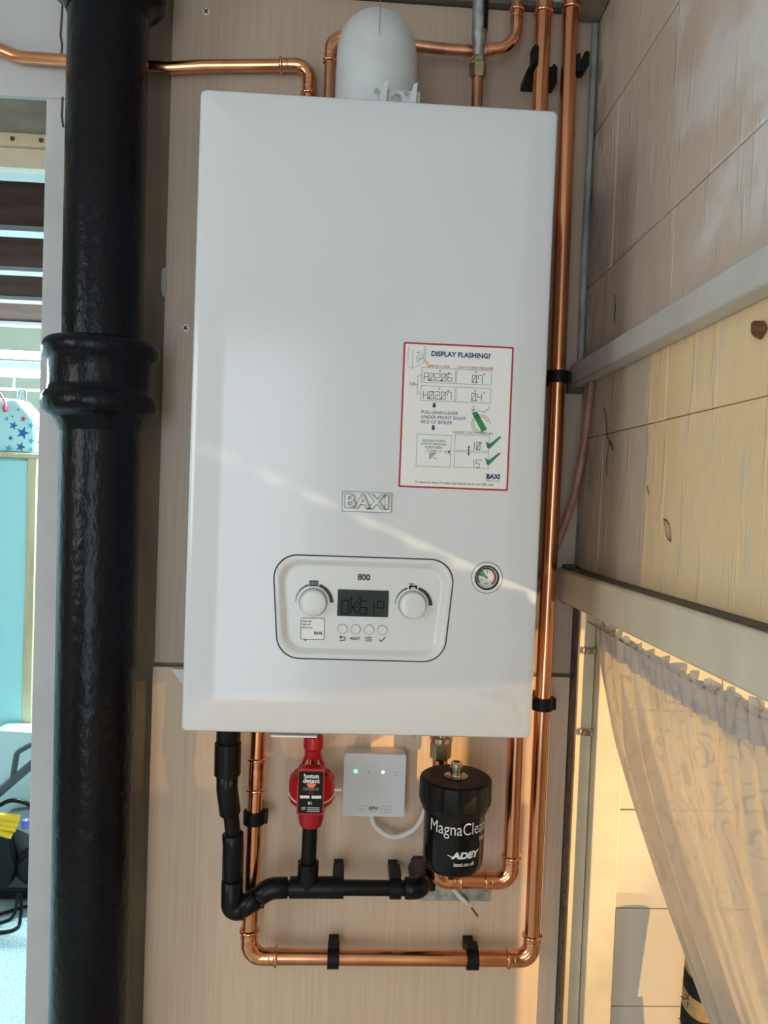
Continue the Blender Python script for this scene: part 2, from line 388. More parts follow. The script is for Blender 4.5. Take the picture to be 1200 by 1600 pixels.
for v in bm.verts: v.co = rw(.543, .003, 1.564) + v.co*random.uniform(.7, 1.1)
obj('nail_head', bm, rust, wall_right, 0)
# corner conduit, rail under the ceiling, batten, window header
struct('trim_1', tube([(.3185, -.0052, 2.122), (.319, -.0052, 1.95), (.3175, -.0055, 1.8), (.319, -.0052, 1.624)], .0048, 10), mat('old_conduit', (.30, .31, .31), .55, noise=((60, 60, 25), .25)), None, 60)
struct('trim_2', rwbox(.005, 1.6, 0, .022, 1.588, 1.619, .0025), grey_gloss, None, 40)
hd = struct('trim_3', rwbox(.004, 1.6, 0, .026, 1.268, 1.316, .003, tilt=.028), cream_gloss, None, 40)
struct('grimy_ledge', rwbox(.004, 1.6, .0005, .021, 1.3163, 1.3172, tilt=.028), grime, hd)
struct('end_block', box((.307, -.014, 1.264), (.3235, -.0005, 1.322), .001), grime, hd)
struct('trim_4', box((-.31, -.012, 2.139), (.30, .012, 2.147), .001), rail_m)
struct('upper_panel', box((-.31, -.002, 2.148), (.32, .012, 2.40)), grey_gloss, wall_back)
struct('trim_5', rwbox(.004, 1.6, 0, .045, 2.125, 2.20, .003), mat('old_timber', (.30, .24, .17), .7, noise=((4, 30, 30), .2)), None, 40)
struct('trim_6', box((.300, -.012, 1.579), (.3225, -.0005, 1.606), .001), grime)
# side window: tiled reveal, boards, sill, frame, panes
reveal = struct('wall_reveal', box((.34, 0, .30), (.86, .12, 1.42)), grout)
zj = [.336+.1535*k for k in range(7)]
for z0 in zj:
    for k in range(3):
        x0 = .409+.152*k
        struct('tile', box((x0+.0006, -.006, z0+.0007), (min(x0+.152, .858)-.0006, -.0002, z0+.1535-.0007), .0012), tile_m, reveal, 40)
ang = struct('trim_7', box((.3272, -.030, .30), (.3302, -.0003, 1.262), .0005), mat('dull_metal', (.13, .10, .08), .5, .6, noise=((60, 60, 20), .4)))
for k in range(24):
    if k % 3: struct('slot', lathe([(.0022, -.0004), (.0022, .0003)], (.3271, -.018, .62+.026*k), 'x', 10), black_ink, ang)
struct('trim_8', box((.3315, -.008, .30), (.361, -.0003, 1.262), .002), cream_gloss, None, 40)
fb = struct('trim_9', box((.362, -.028, .30), (.4035, -.0003, 1.275), .002), cream_gloss, None, 40)
struct('bead', box((.4037, -.012, .30), (.4085, -.0003, 1.275), .002), cream_gloss, fb, 40)
struct('trim_10', box((.337, -1.4, .30), (.86, -.0065, .336), .003), cream_gloss, None, 40)
struct('ceiling_reveal', box((.335, -1.4, 1.30), (.86, 0, 1.42)), cream_gloss)
struct('wall_reveal_near', box((.38, -1.45, .30), (.86, -1.4, 1.42)), room_m)
struct('wall_under_window', rwbox(0, 1.3, -.10, 0, 0, .298), block_w)
win = struct('window_1', box((.80, -.64, .336), (.845, -.007, .385), .004), cream_gloss, None, 40)
for a, c in (((.80, -.64, 1.26), (.845, -.007, 1.2995)), ((.80, -.05, .386), (.845, -.007, 1.259)), ((.80, -.64, .386), (.845, -.59, 1.259))):
    struct('frame_bar', box(a, c, .004), cream_gloss, win, 40)
for a, c in (((.80, -1.40, 1.26), (.845, -.6405, 1.2995)), ((.80, -1.40, 1.04), (.845, -1.355, 1.259)), ((.80, -1.40, 1.0), (.845, -.6405, 1.0395))):
    struct('frame_bar', box(a, c, .004), cream_gloss, win, 40)
struct('pane', box((.82, -1.354, 1.04), (.824, -.641, 1.259)), glass_m, win)
struct('sun_block_panel', box((.80, -1.399, .337), (.90, -.6405, .9995)), cream_gloss)  # unseen panel added to keep low sun off the lower plywood
for y0, y1 in ((-.589, -.051),):
    struct('pane', box((.82, y0, .386), (.824, y1, 1.259)), glass_m, win)
struct('wall_outer', box((.86, -3.3, 1.30), (.95, .3, 2.42)), room_m)
struct('wall_outer_sill', box((.86, -3.3, 0), (.95, .3, .335)), room_m)
struct('wall_outer_near', box((.86, -3.3, .335), (.95, -1.45, 1.2995)), room_m)
struct('ground', box((.96, -8, -.1), (9, 6, 0)), conc)
# the room the viewer stands in
struct('floor', box((-2.6, -3.3, -.1), (.95, .123, 0)), conc)
struct('ceiling', box((-2.6, -3.3, 2.42), (.95, .123, 2.5)), ceil_m)
struct('wall_left', box((-2.7, -3.3, 0), (-2.6, .123, 2.42)), room_m)
w2 = struct('fill_lamp_frame', box((-2.5995, -2.80, .985), (-2.565, -1.20, 1.02), .004), cream_gloss)  # made-up frame round the side fill lamp; the wall behind is solid
for a, c in (((-2.5995, -2.80, 2.18), (-2.565, -1.20, 2.215)), ((-2.5995, -2.80, 1.0205), (-2.565, -2.765, 2.1795)), ((-2.5995, -1.235, 1.0205), (-2.565, -1.20, 2.1795))): struct('frame_bar', box(a, c, .004), cream_gloss, w2)
b = box((-2.6, -3.4, 0), (-1.1, -3.3, 2.42)); bm_box(b, (-.15, -3.4, 0), (.95, -3.3, 2.42)); bm_box(b, (-1.1, -3.4, 2.1), (-.15, -3.3, 2.42))
struct('wall_behind', b, room_m)
# plywood sheets
ps = thing('plywood_sheet', 'large upper plywood sheet with vertical grain behind the boiler', 'board', (0, 0, 1.156))
obj('board', box((-.2985, 0, 1.156), (.3265, .0125, 2.137), .0008), ply, ps, 0)
def screw(par, x, z, r=.0055):
    h = obj('screw', lathe([(r*.3, -.0004), (r, -.0002), (r, .0006), (r*.7, .0014)], (x, 0, z), 'y', 20), mat('zinc_screw', (.72, .70, .64), .45), par)
    q = Print(); q.line([(x-r*.45, z-r*.45), (x+r*.45, z+r*.45)], r*.35); q.line([(x-r*.45, z+r*.45), (x+r*.45, z-r*.45)], r*.35); q.build('cross_slot', black_ink, h, -.0016)
screw(ps, -.251, 2.106); screw(ps, -.267, 1.65)
pl = thing('plywood_sheet', 'lower plywood sheet below the seam, behind the loop of copper pipe', 'board', (0, 0, .30))
obj('board', box((-.3005, 0, .30), (.3265, .0125, 1.1495), .0008), ply_lit, pl, 0)
# next room through the opening
b = box((-2.6, .124, 1.952), (-.475, .15, 1.971), .001); frm = struct('door_1', b, cream_gloss)
struct('frame_board', box((-2.6, .135, 1.920), (-.475, .16, 1.9515), .001), cream_gloss, frm)
for x in (-.575, -.53):
    struct('frame_screw', lathe([(.002, 0), (.004, .0004), (.003, .001)], (x, .1238, 1.961), 'y', 12), rust, frm)
struct('floor_carpet', box((-2.6, .124, -.1), (-.42, 3.0, 0)), carpet_m)
struct('wall_far', box((-2.6, 2.9, 0), (-.42, 3.0, 2.3)), mat('far_wall_paint', (.33, .32, .28), .8))
struct('wall_next_room_left', box((-2.7, .124, 0), (-2.6, 3.0, 2.3)), room_m)
struct('wall_next_room_right', box((-.46, .124, 0), (-.42, 2.9, 2.3)), room_m)
struct('ceiling_next_room', box((-2.6, .2, 2.26), (-.46, 3.0, 2.34)), mat('ceiling_board', (.55, .50, .40), .7))
for k, (y0, z0, zb) in enumerate(((.50, 2.065, 2.25), (.86, 2.055, 2.2), (1.25, 2.055, 2.22), (1.62, 2.05, 2.22), (2.02, 2.04, 2.2))):
    j = tag(obj('ceiling_joist', box((-2.59, y0, z0), (-.47, y0+.06, zb), .002), wood_dk), ['dark ceiling joist nearest the opening, topmost in view', 'second dark joist from the opening', 'brown ceiling joist in the middle of the row', 'fourth dark joist, above a white strip', 'farthest ceiling joist, just above the lit tube'][k], 'joist')
    obj('pale_batten', box((-2.59, y0-.006, z0-.014), (-.47, y0+.05, z0-.0005), .001), wood_wh, j, 0)

# ================================================================ boiler
FY = -.295
boiler = thing('boiler', 'tall white wall-hung gas boiler with a control panel near its foot', 'boiler', (0, FY/2, 1.147))
obj('casing', box((-.193, -.262, 1.150), (.193, -.004, 1.850), .004), enamel, boiler)
prof = [(.000, -.262), (.000, -.2835), (.0006, -.2862), (.0022, -.2884), (.0048, -.2897), (.010, -.2906), (.018, -.2921), (.026, -.2935), (.033, -.2945), (.038, -.29495), (.041, FY), (.043, FY)]
b = bmesh.new()
def brr(d): return rrect(-.1975+d, 1.1468+d, .1975-d, 1.8532-d, max(.007-d*.12, .0035), 8)
loft(b, [[(x, y, z) for x, z in brr(d)] for d, y in prof])
panel_out = round_poly([(-.0925, 1.2340), (.0925, 1.2340), (.1015, 1.3490), (-.1015, 1.3490)], .0255, 10)
def grow(pts, d, c=None):
    """offset an outline outwards by d"""
    n = len(pts); o = []
    for i in range(n):
        a = Vector(pts[i-1]); c_ = Vector(pts[(i+1) % n]); t = (c_-a).normalized(); o.append((pts[i][0]+t.y*d, pts[i][1]-t.x*d))
    return o
def cut(bm, outs):
    """sink holes into a mesh with the boolean modifier"""
    bmesh.ops.recalc_face_normals(bm, faces=bm.faces)
    me = bpy.data.meshes.new('t'); bm.to_mesh(me); bm.free(); o = bpy.data.objects.new('t', me); COL.objects.link(o); tmp = [o]
    for pts, y0, y1 in outs:
        cb = prism(pts, y0, y1); bmesh.ops.recalc_face_normals(cb, faces=cb.faces)
        cm = bpy.data.meshes.new('t'); cb.to_mesh(cm); cb.free(); c = bpy.data.objects.new('t', cm); COL.objects.link(c); tmp.append(c)
        md = o.modifiers.new('b', 'BOOLEAN'); md.operation = 'DIFFERENCE'; md.solver = 'EXACT'; md.object = c
    r = bpy.data.meshes.new_from_object(o.evaluated_get(bpy.context.evaluated_depsgraph_get())); out = bmesh.new(); out.from_mesh(r)
    for q in tmp: d = q.data; bpy.data.objects.remove(q); bpy.data.meshes.remove(d)
    bpy.data.meshes.remove(r); return out
GX, GZ = .1375, 1.3305
circ = lambda x, z, r, n=40: [(x+r*math.cos(2*PI*k/n), z+r*math.sin(2*PI*k/n)) for k in range(n)]
b = cut(b, [(grow(panel_out, .0008), -.31, -.2835), (circ(GX, GZ, .0178), -.31, -.2835)])
front = obj('front_panel', b, enamel, boiler, 24)
# control panel: dark gap, lip, sloped dish, flat floor
p = Print(); p.poly(grow(panel_out, .0006)); p.build('panel_gap', black_ink, boiler, -.2845)
b = bmesh.new()
rings = [(-.0006, -.287), (-.0006, -.2948), (-.0012, -.2953), (-.0045, -.2953), (-.0058, -.2948), (-.0070, -.2938), (-.0100, -.2908), (-.0112, -.2900), (-.0128, -.2897), (-.0140, -.2897)]
def pin(d): return round_poly([(-.0925-d*1.0, 1.2340-d), (.0925+d, 1.2340-d), (.1015+d, 1.3490+d), (-.1015-d, 1.3490+d)], max(.0255+d*.55, .006), 10)
loft(b, [[(x, y, z) for x, z in pin(d)] for d, y in rings])
cp = obj('control_panel', b, panel_pl, boiler, 28)
PY = -.2897
def knob(x, z):
    k = obj('knob', lathe([(.0150, 0), (.0150, .004), (.0146, .0075), (.0138, .0092), (.0120, .0098), (.006, .0099), (.0005, .0099)], (x, PY, z), 'y', 40), panel_pl, cp)
    obj('knob_collar', lathe([(.0150, 0), (.0158, 0), (.0158, .0006), (.0150, .0006)], (x, PY, z), 'y', 40), grey_ink, cp)
knob(-.0555, 1.2965); knob(.0555, 1.2970)
for x in (-.0220, -.0073, .0078, .0225):
    obj('push_button', lathe([(.0053, 0), (.0053, .0010), (.0048, .0016), (.0042, .0012), (.0005, .0010)], (x, PY, 1.2675), 'y', 28), panel_pl, cp)
p = Print()
for x in (-.0220, -.0073, .0078, .0225): p.ring(x, 1.2675, .0053, .0057, n=28)
p.build('button_rim', grey_ink, cp, PY-.0002)
d_ = obj('display', prism(rrect(-.0285, 1.2820, .0285, 1.3118, .0008, 2), PY-.0008, PY+.001), lcd, cp)
p = Print(); p.seg('OK6', -.0235, 1.2850, .0075, .0145, .0009, 1.35); p.line([(.0125, 1.2850), (.0125, 1.2985)], .0009)
p.seg('o', .0165, 1.2850, .0070, .0145, .0009); p.poly([(-.0145, 1.3005), (-.0115, 1.3005), (-.0130, 1.3040)]); p.poly([(-.0055, 1.3005), (-.0045, 1.3005), (-.0045, 1.3035), (-.0055, 1.3035)]); p.poly([(-.0042, 1.3012), (-.0022, 1.3005), (-.0022, 1.3035)])
p.line([(-.0050, 1.2945), (-.0050, 1.2955)], .001); p.line([(-.0050, 1.2890), (-.0050, 1.2900)], .001); p.build('display_reading', lcd_ink, d_, PY-.0012)
def pp(name, pr, y=PY-.0003): return pr.build(name, black_ink, cp, y)
p = Print(); p.text('800', 0, 1.3258, .0068, bold=.9); pp('model_number', p); y_ = 1.2568
p = Print(); p.text('RESET', -.0073, y_, .0030, bold=.6); pp('button_symbol', p)
p = Print(); p.line([(-.0245, y_-.0022), (-.0200, y_-.0022)], .0009); p.ring(-.0203, y_-.0004, .0014, .0023, -PI/2, PI/2, 12); p.line([(-.0203, y_+.0014), (-.0240, y_+.0014)], .0009); p.poly([(-.0252, y_+.0014), (-.0228, y_+.0034), (-.0228, y_-.0006)]); pp('button_symbol', p)
p = Print()
for k in range(3): p.line([(.0055, y_+.002-.002*k), (.0112, y_+.002-.002*k)], .0009); p.line([(.0040, y_+.002-.002*k), (.0046, y_+.002-.002*k)], .0009)
pp('button_symbol', p)
p = Print(); p.line([(.0200, y_-.0004), (.0220, y_-.0024), (.0262, y_+.0026)], .0010); pp('button_symbol', p)
for cx_, tap in ((-.0555, 0), (.0555, 1)):
    p = Print(); p.ring(cx_, 1.2968, .0192, .0197, PI, PI*.60, 20, r0b=.0186, r1b=.0204); pp('thin_arc', p)
    p = Print(); p.ring(cx_, 1.2968, .0178, .0212, PI*.40, -.01, 24, r0b=.0182, r1b=.0226); pp('thick_arc', p)
    zt = 1.2968+.0206; p = Print()
    if not tap:
        for k in range(8): p.line([(cx_-.0047+.0013*k, zt-.0030), (cx_-.0047+.0013*k, zt+.0032)], .0009)
        p.line([(cx_-.005, zt+.0024), (cx_+.005, zt+.0024)], .0006); p.line([(cx_-.005, zt-.0022), (cx_+.005, zt-.0022)], .0006); pp('radiator_symbol', p)
    else:
        p.poly([(cx_-.0048, zt-.0030), (cx_-.0022, zt-.0030), (cx_-.0022, zt+.0012), (cx_-.0048, zt+.0012)]); p.line([(cx_-.0030, zt+.0002), (cx_+.0038, zt+.0002)], .0022); p.line([(cx_+.0036, zt+.0006), (cx_+.0036, zt-.0022)], .0022); p.line([(cx_-.0046, zt+.0030), (cx_+.0006, zt+.0030)], .0009); p.line([(cx_-.002, zt), (cx_-.002, zt+.003)], .0009); pp('tap_symbol', p)
sk = obj('small_label', prism(round_poly([(-.0690, 1.2530), (-.0415, 1.2530), (-.0415, 1.2790), (-.0690, 1.2790)], .0022, 4), PY-.0003, PY+.0002), paper, cp, 0)
p = Print(); o_ = rrect(-.0682, 1.2545, -.0420, 1.2786, .0022, 5); p.outline(o_, .0006)
p.poly([(-.0640, 1.2545), (-.0612, 1.2545+.0001), (-.0626, 1.2522)][::1]); p.text('Scan and', -.0665, 1.2750, .0020, 'LEFT', .5); p.text('learn all', -.0665, 1.2715, .0020, 'LEFT', .5); p.text('about me.', -.0665, 1.2680, .0020, 'LEFT', .5); p.build('label_lettering', black_ink, cp, PY-.0006)
p = Print(); p.text('BAXI', -.0488, 1.2618, .0030, bold=1.2); p.build('label_logo', navy_ink, cp, PY-.0006)
# maker's badge in relief
bd = obj('badge', prism(rrect(-.0282, 1.3982, .0282, 1.4220, .002, 4), FY-.0012, FY+.001), white_pl, boiler)
p = Print(); p.outline(rrect(-.0272, 1.3992, .0272, 1.4210, .0016, 4), .0007); p.build('badge_border', grey_ink, bd, FY-.0015)
p = Print(); p.text('BAXI', 0, 1.4101, .0150, bold=1.9, sx=1.1); p.build('badge_outline', mat('badge_grey', (.33, .36, .40), .4), bd, FY-.0015)  # grey outline behind the raised letters
p = Print(); p.text('BAXI', 0, 1.4103, .0150, bold=.7, sx=1.1)
bb = p.bm; g_ = bmesh.ops.extrude_face_region(bb, geom=bb.faces[:]); bmesh.ops.translate(bb, verts=[v for v in g_['geom'] if isinstance(v, bmesh.types.BMVert)], vec=(0, -.0016, 0))
for v in bb.verts: v.co.y += FY-.0015
obj('badge_letters', bb, white_pl, bd, 0)
# pressure gauge
gg = obj('pressure_gauge', lathe([(.0172, -.008), (.0172, .0002), (.0166, .0010), (.0150, .0012), (.0138, .0006), (.0134, -.003), (.0134, -.008)], (GX, FY, GZ), 'y', 48, cap=False), white_pl, boiler)
p = Print(); p.ring(GX, GZ, 0, .0178); p.build('gauge_gap', black_ink, boiler, -.2846)
obj('gauge_bezel', lathe([(.0136, -.004), (.0136, .0005), (.0128, .0010), (.0122, .0002), (.0122, -.004)], (GX, FY, GZ), 'y', 48, cap=False), black_glo, gg)
obj('gauge_dial', lathe([(.0124, -.006), (.0124, -.0032)], (GX, FY, GZ), 'y', 48), mat('dial_white', (.62, .62, .60), .4), gg)
dy = FY+.0029
p = Print(); p.ring(GX, GZ, .0088, .0108, math.radians(200), math.radians(218), 8); p.ring(GX, GZ, .0088, .0108, math.radians(45), math.radians(-50), 24); p.build('red_band', red_ink, gg, dy)
p = Print(); p.ring(GX, GZ, 0, .0104, math.radians(118), math.radians(168), 16); p.build('green_sector', green_ink, gg, dy)
p = Print(); p.ring(GX, GZ, .0094, .0110, math.radians(200), math.radians(45), 40)
p.text('bar', GX, GZ-.0068, .0022); 
for t_, s_ in ((206, '0'), (150, '1'), (92, '2'), (24, '3'), (-40, '4')): p.text(s_, GX+.0066*math.cos(math.radians(t_)), GZ+.0066*math.sin(math.radians(t_)), .0017)
p.build('scale', black_ink, gg, dy-.0003)
p = Print(); p.line([(GX-.0003, GZ-.003), (GX+.0008, GZ+.0085)], .0006); p.ring(GX, GZ, 0, .0014, n=16); p.build('needle', grey_ink, gg, dy-.0006)
# instruction sticker; artwork drawn on a 920 by 1200 sheet
stk = obj('instruction_sticker', prism(rrect(.0342, 1.4282, .1568, 1.5882, .0015, 3), FY-.0004, FY+.0002), red_ink, boiler, 0)
obj('sticker_sheet', prism(rrect(.0362, 1.4302, .1548, 1.5862, .001, 3), FY-.0006, FY-.0003), paper, stk, 0)
sx = lambda x: .0342+.1226*(x/920); sz = lambda y: 1.5882-.16*(y/1200); U = .1226/920
def sp(*pts): return [(sx(a), sz(c)) for a, c in pts]
inks = {'n': (Print(), navy_ink), 'k': (Print(), black_ink), 'r': (Print(), red_ink), 'g': (Print(), green_ink), 'y': (Print(), yellow_ink), 'e': (Print(), grey_ink)}
def T(k, s, x, y, cap, al='CENTER', bold=0, f=1): inks[k][0].text(s, sx(x), sz(y), cap*U, al, bold, f)
def Ln(k, wd, *pts): inks[k][0].line(sp(*pts), wd*U)
def Fr(k, x0, y0, x1, y1, wd=3): Ln(k, wd, (x0, y0), (x1, y0), (x1, y1), (x0, y1), (x0, y0))
def F(k, name):
    """lay what has been drawn in one ink on the sheet as one piece of print"""
    inks[k][0].build(name, inks[k][1], stk, FY-.0009); inks[k] = (Print(), inks[k][1])
T('n', 'DISPLAY FLASHING?', 478, 88, 40, bold=.9); F('n', 'headline'); T('r', 'ERROR CODE', 300, 190, 21); F('r', 'red_caption'); T('r', 'LOW SYSTEM PRESSURE', 605, 190, 21, f=.98); F('r', 'red_caption')
for q in ((158, 205, 440, 325), (450, 205, 742, 325), (158, 353, 440, 475), (450, 353, 742, 475), (140, 755, 425, 1020), (458, 745, 745, 875), (458, 888, 745, 1018)): Fr('e', *q); F('e', 'box_outline')
def seg(s, x, y, wd, h, lw=4): inks['k'][0].seg(s, sx(x), sz(y), wd*U, h*U, lw*U); F('k', 'reading')
for q in (('A.02.06', 180, 310), ('0.7', 582, 310), ('H.02.07', 180, 460), ('0.4', 582, 460)): seg(*q, 34, 62)
for x, y in ((310, 225), (384, 240), (610, 222), (680, 238), (310, 372), (384, 387), (610, 378), (686, 388)): inks['k'][0].ring(sx(x), sz(y), 0, 6*U, n=8); F('k', 'indicator_dot')
T('r', 'OR', 84, 345, 28); Ln('r', 3, (112, 345), (126, 345)); F('r', 'red_caption'); Ln('e', 3, (156, 270), (128, 270), (128, 420), (156, 420)); F('e', 'brace')
for y in (495, 680): inks['n'][0].poly(sp((262, y), (272, y-6), (282, y), (282, y+18), (291, y+18), (272, y+42), (253, y+18), (262, y+18))); F('n', 'arrow')
T('n', 'PULL', 165, 572, 27, 'LEFT'); T('n', 'LEVER', 372, 572, 27, 'LEFT'); T('n', 'UNDER FRONT RIGHT', 165, 612, 27, 'LEFT'); T('n', 'SIDE OF BOILER', 165, 652, 27, 'LEFT'); F('n', 'instruction_text')
T('g', 'GREEN', 250, 572, 27, 'LEFT'); F('g', 'green_word')
Ln('n', 4, (602, 500), (602, 545)); Ln('n', 4, (586, 528), (602, 547), (618, 528)); F('n', 'arrow')
for a0, r_ in ((0, 76), (.3, 60)): inks['e'][0].ring(sx(668), sz(650), (r_-2)*U, (r_+2)*U, a0, a0+5.4, 30)
Ln('e', 4, (640, 540), (690, 552), (728, 520), (732, 495)); F('e', 'valve_drawing'); inks['g'][0].poly(sp((588, 560), (632, 548), (722, 690), (680, 716))); F('g', 'lever_drawing')
T('g', 'RELEASE WHEN', 282, 806, 19); T('g', 'SYSTEM PRESSURE', 282, 834, 19); T('g', 'IS BETWEEN', 282, 862, 19); T('g', '1.0 AND 1.5', 282, 890, 19); F('g', 'green_text')
for k, l in enumerate((54, 44, 34, 24, 14)): Ln('k', 5, (248, 908+11*k), (248+l, 908+11*k))
T('k', 'bar', 298, 950, 15); F('k', 'bar_scale'); T('g', 'CORRECT SYSTEM PRESSURE', 605, 728, 19); F('g', 'green_text')
Ln('k', 3, (424, 878), (372, 890), (424, 916)); inks['k'][0].ring(sx(412), sz(893), 0, 9*U, n=10); F('k', 'eye_symbol')
seg('l0', 622, 865, 28, 62); seg('l5', 622, 1012, 28, 62)
for y in (800, 944): Ln('k', 3, (684, y), (676, y+6), (686, y+12)); F('k', 'indicator_dot')
inks['n'][0].poly(sp((566, 850), (576, 830), (586, 850), (580, 850), (580, 900), (586, 900), (576, 920), (566, 900), (572, 900), (572, 850))); F('n', 'double_arrow')
for y in (0, 136): inks['g'][0].poly(sp((715, 792+y), (748, 812+y), (832, 745+y), (846, 752+y), (752, 852+y), (732, 850+y))); F('g', 'tick_mark')
T('n', 'BAXI', 790, 1085, 38, bold=1.4); F('n', 'logo'); T('e', 'Make it easy', 790, 1118, 17); F('e', 'slogan'); T('k', 'To view our How To video visit baxi.co.uk or scan QR code.', 470, 1152, 21, f=.92); F('k', 'footer_text')
for q in (((40, 195), (40, 40)), ((40, 195), (78, 215), (170, 165)), ((78, 215), (78, 60)), ((172, 165), (172, 25)), ((185, 160), (185, 25))): Ln('e', 2.5, *q)
inks['e'][0].outline([(sx(a), sz(c)) for a, c in ((108, 118), (160, 92), (166, 125), (116, 160))], 3*U); Ln('e', 6, (112, 88), (140, 76)); Ln('e', 3, (118, 140), (130, 128), (140, 138), (152, 120)); F('e', 'boiler_drawing')
inks['y'][0].poly(sp((168, 135), (215, 160), (205, 205), (190, 170))); F('y', 'yellow_beam')

# ================================================================ flue
flue = thing('flue_elbow', 'rounded white flue elbow rising from the boiler top', 'flue', (-.004, -.15, 1.851))
path = bend([(-.004, -.145, 1.851), (-.004, -.145, 2.012), (-.004, -.0075, 1.990)], .052, 14)
obj('elbow_pipe', tube(path, .0515, 48), flue_pl, flue, 50)
obj('socket_band', tube([(-.004, -.145, 1.8505), (-.004, -.145, 1.905)], .0535, 48), flue_pl, flue)
obj('seam', tube([(-.003, -.093-.1036*math.cos(q), 1.964+.1036*math.sin(q)) for q in [.12+.09*k for k in range(10)]], .0005, 6), grey_ink, flue)
for x in (.000, .0355):
    br = obj('bracket_ear', prism([(x-.007, 1.866), (x+.006, 1.866), (x+.009, 1.912), (x+.0045, 1.910)], -.215, -.195), flue_pl, flue)
    for z in (1.882, 1.898): obj('ear_screw', lathe([(.0035, 0), (.0035, .0012), (.001, .0012)], (x-.004, -.2155, z), 'y', 14), steel, br)
obj('bracket_plate', box((-.002, -.203, 1.862), (.049, -.197, 1.908), .0015), flue_pl, flue)
obj('plate_screw', lathe([(.006, 0), (.006, .001), (.0035, .0012), (.003, .0004)], (.020, -.2035, 1.897), 'y', 18), steel, flue)

# ================================================================ copper pipework
R22, R15 = .0112, .0078
def elbow(par, corner, d0, d1, r, leg, rad):
    """press-fit elbow: a swelled bend with a raised ring at each mouth"""
    c = Vector(corner); d0 = Vector(d0).normalized(); d1 = Vector(d1).normalized(); b = bmesh.new()
    sweep(b, bend([c+d0*leg, c, c+d1*leg], rad, 12), r*1.07, 20)
    bead(b, c+d0*(leg-.001), d0, r*1.07, .0028); bead(b, c+d1*(leg-.001), d1, r*1.07, .0028)
    bead(b, c+d0*(leg-.010), d0, r*1.03, .0012); bead(b, c+d1*(leg-.010), d1, r*1.03, .0012)
    obj('elbow_fitting', b, solder, par, 50)
def coupling(par, p0, p1, r):
    p0, p1 = Vector(p0), Vector(p1); t = (p1-p0).normalized(); b = bmesh.new(); sweep(b, [p0, p1], r*1.08, 22)
    bead(b, p0+t*.001, t, r*1.07, .0028); bead(b, p1-t*.001, t, r*1.07, .0028); obj('coupling', b, solder, par, 50)
YP = -.045
P1 = [(.2685, YP, 2.40), (.2725, YP, 1.95), (.2755, YP, 1.5), (.2735, YP, 1.05), (.2735, YP, .741), (-.1405, YP, .741), (-.1385, YP, 1.0), (-.1365, YP, 1.149)]
lp = thing('copper_pipe_run', 'long copper pipe down the right side, along the bottom and up under the boiler', 'pipe', (.2735, YP, .741))
obj('pipe', tube(bend(P1, [0, 0, 0, .026, .026, 0], 10), R22, 24), copper, lp, 50)
elbow(lp, (.2735, YP, .741), (0, 0, 1), (-1, 0, 0), R22, .036, .026); elbow(lp, (-.1405, YP, .741), (1, 0, 0), (0, 0, 1), R22, .040, .028)
coupling(lp, (-.1385, YP, .986), (-.1380, YP, 1.032), R22); coupling(lp, (.2715, YP, 2.116), (.2712, YP, 2.16), R22)
fl = thing('copper_pipe_run', 'copper pipe entering the black filter from below after passing right of the boiler', 'pipe', (.2365, YP, .857))
obj('pipe', tube(bend([(.2300, YP, 2.40), (.2325, YP, 1.9), (.2365, YP, 1.05), (.2375, YP, .857), (.127, YP, .857), (.127, YP, .905)], [0, 0, .026, .026], 10), R22, 24), copper, fl, 50)
elbow(fl, (.2375, YP, .857), (0, 0, 1), (-1, 0, 0), R22, .038, .027); elbow(fl, (.127, YP, .857), (1, 0, 0), (0, 0, 1), R22, .037, .027)
coupling(fl, (.2315, YP, 2.108), (.2315, YP, 2.15), R22)
tl = thing('copper_pipe_run', 'short copper pipe crossing behind the black soil pipe into the boiler top', 'pipe', (-.10, -.0128, 2.0325))
obj('pipe', tube(bend([(-.68, -.0128, 2.062), (-.575, -.0128, 2.040), (-.51, -.0128, 2.0175), (-.30, -.0128, 2.0155), (-.25, -.0128, 2.0215), (-.099, -.0128, 2.0325), (-.098, -.0128, 1.8505)], [.05, .05, .08, .08, .02], 8), R15+.0008, 22), copper, tl, 50)
elbow(tl, (-.0985, -.0128, 2.0325), (-1, 0, -.06), (0, 0, -1), R15+.0008, .042, .034)
ul = thing('copper_pipe_run', 'copper pipe looping over behind the white flue and turning up on the right', 'pipe', (-.068, -.04, 2.06))
obj('pipe', tube(bend([(-.068, -.04, 1.8505), (-.068, -.04, 2.060), (.10, -.04, 2.052), (.150, -.04, 2.052), (.1935, -.04, 2.066), (.1945, -.04, 2.40)], [.03, .05, .02, .028], 10), R15, 22), copper_dull, ul, 50)
elbow(ul, (-.068, -.04, 2.060), (0, 0, -1), (1, 0, -.045), R15, .036, .028); elbow(ul, (.1940, -.04, 2.062), (-1, 0, -.18), (.01, 0, 1), R15, .052, .044)
inh = thing('scale_inhibitor', 'grey cylindrical scale inhibitor above the boiler with brass nut and copper tail', 'valve', (.139, -.07, 1.85))
obj('body', lathe([(.0055, 2.031), (.0075, 2.034), (.0080, 2.046), (.0105, 2.056), (.0110, 2.066), (.0110, 2.40)], (.139, -.06, 0), 'z', 32), galv, inh)
obj('hex_nut', lathe([(.0100, 2.004), (.0122, 2.007), (.0122, 2.022), (.0105, 2.025), (.0105, 2.030), (.0092, 2.033)], (.139, -.06, 0), 'z', 6), brass, inh, 20)
obj('copper_tail', tube([(.140, -.06, 1.8505), (.139, -.06, 2.010)], .0078, 20), copper_dull, inh)
def cyl_fn(cx_, cy_, R): return lambda x, z: (cx_+R*math.sin((x-cx_)/R), cy_-R*math.cos((x-cx_)/R), z)
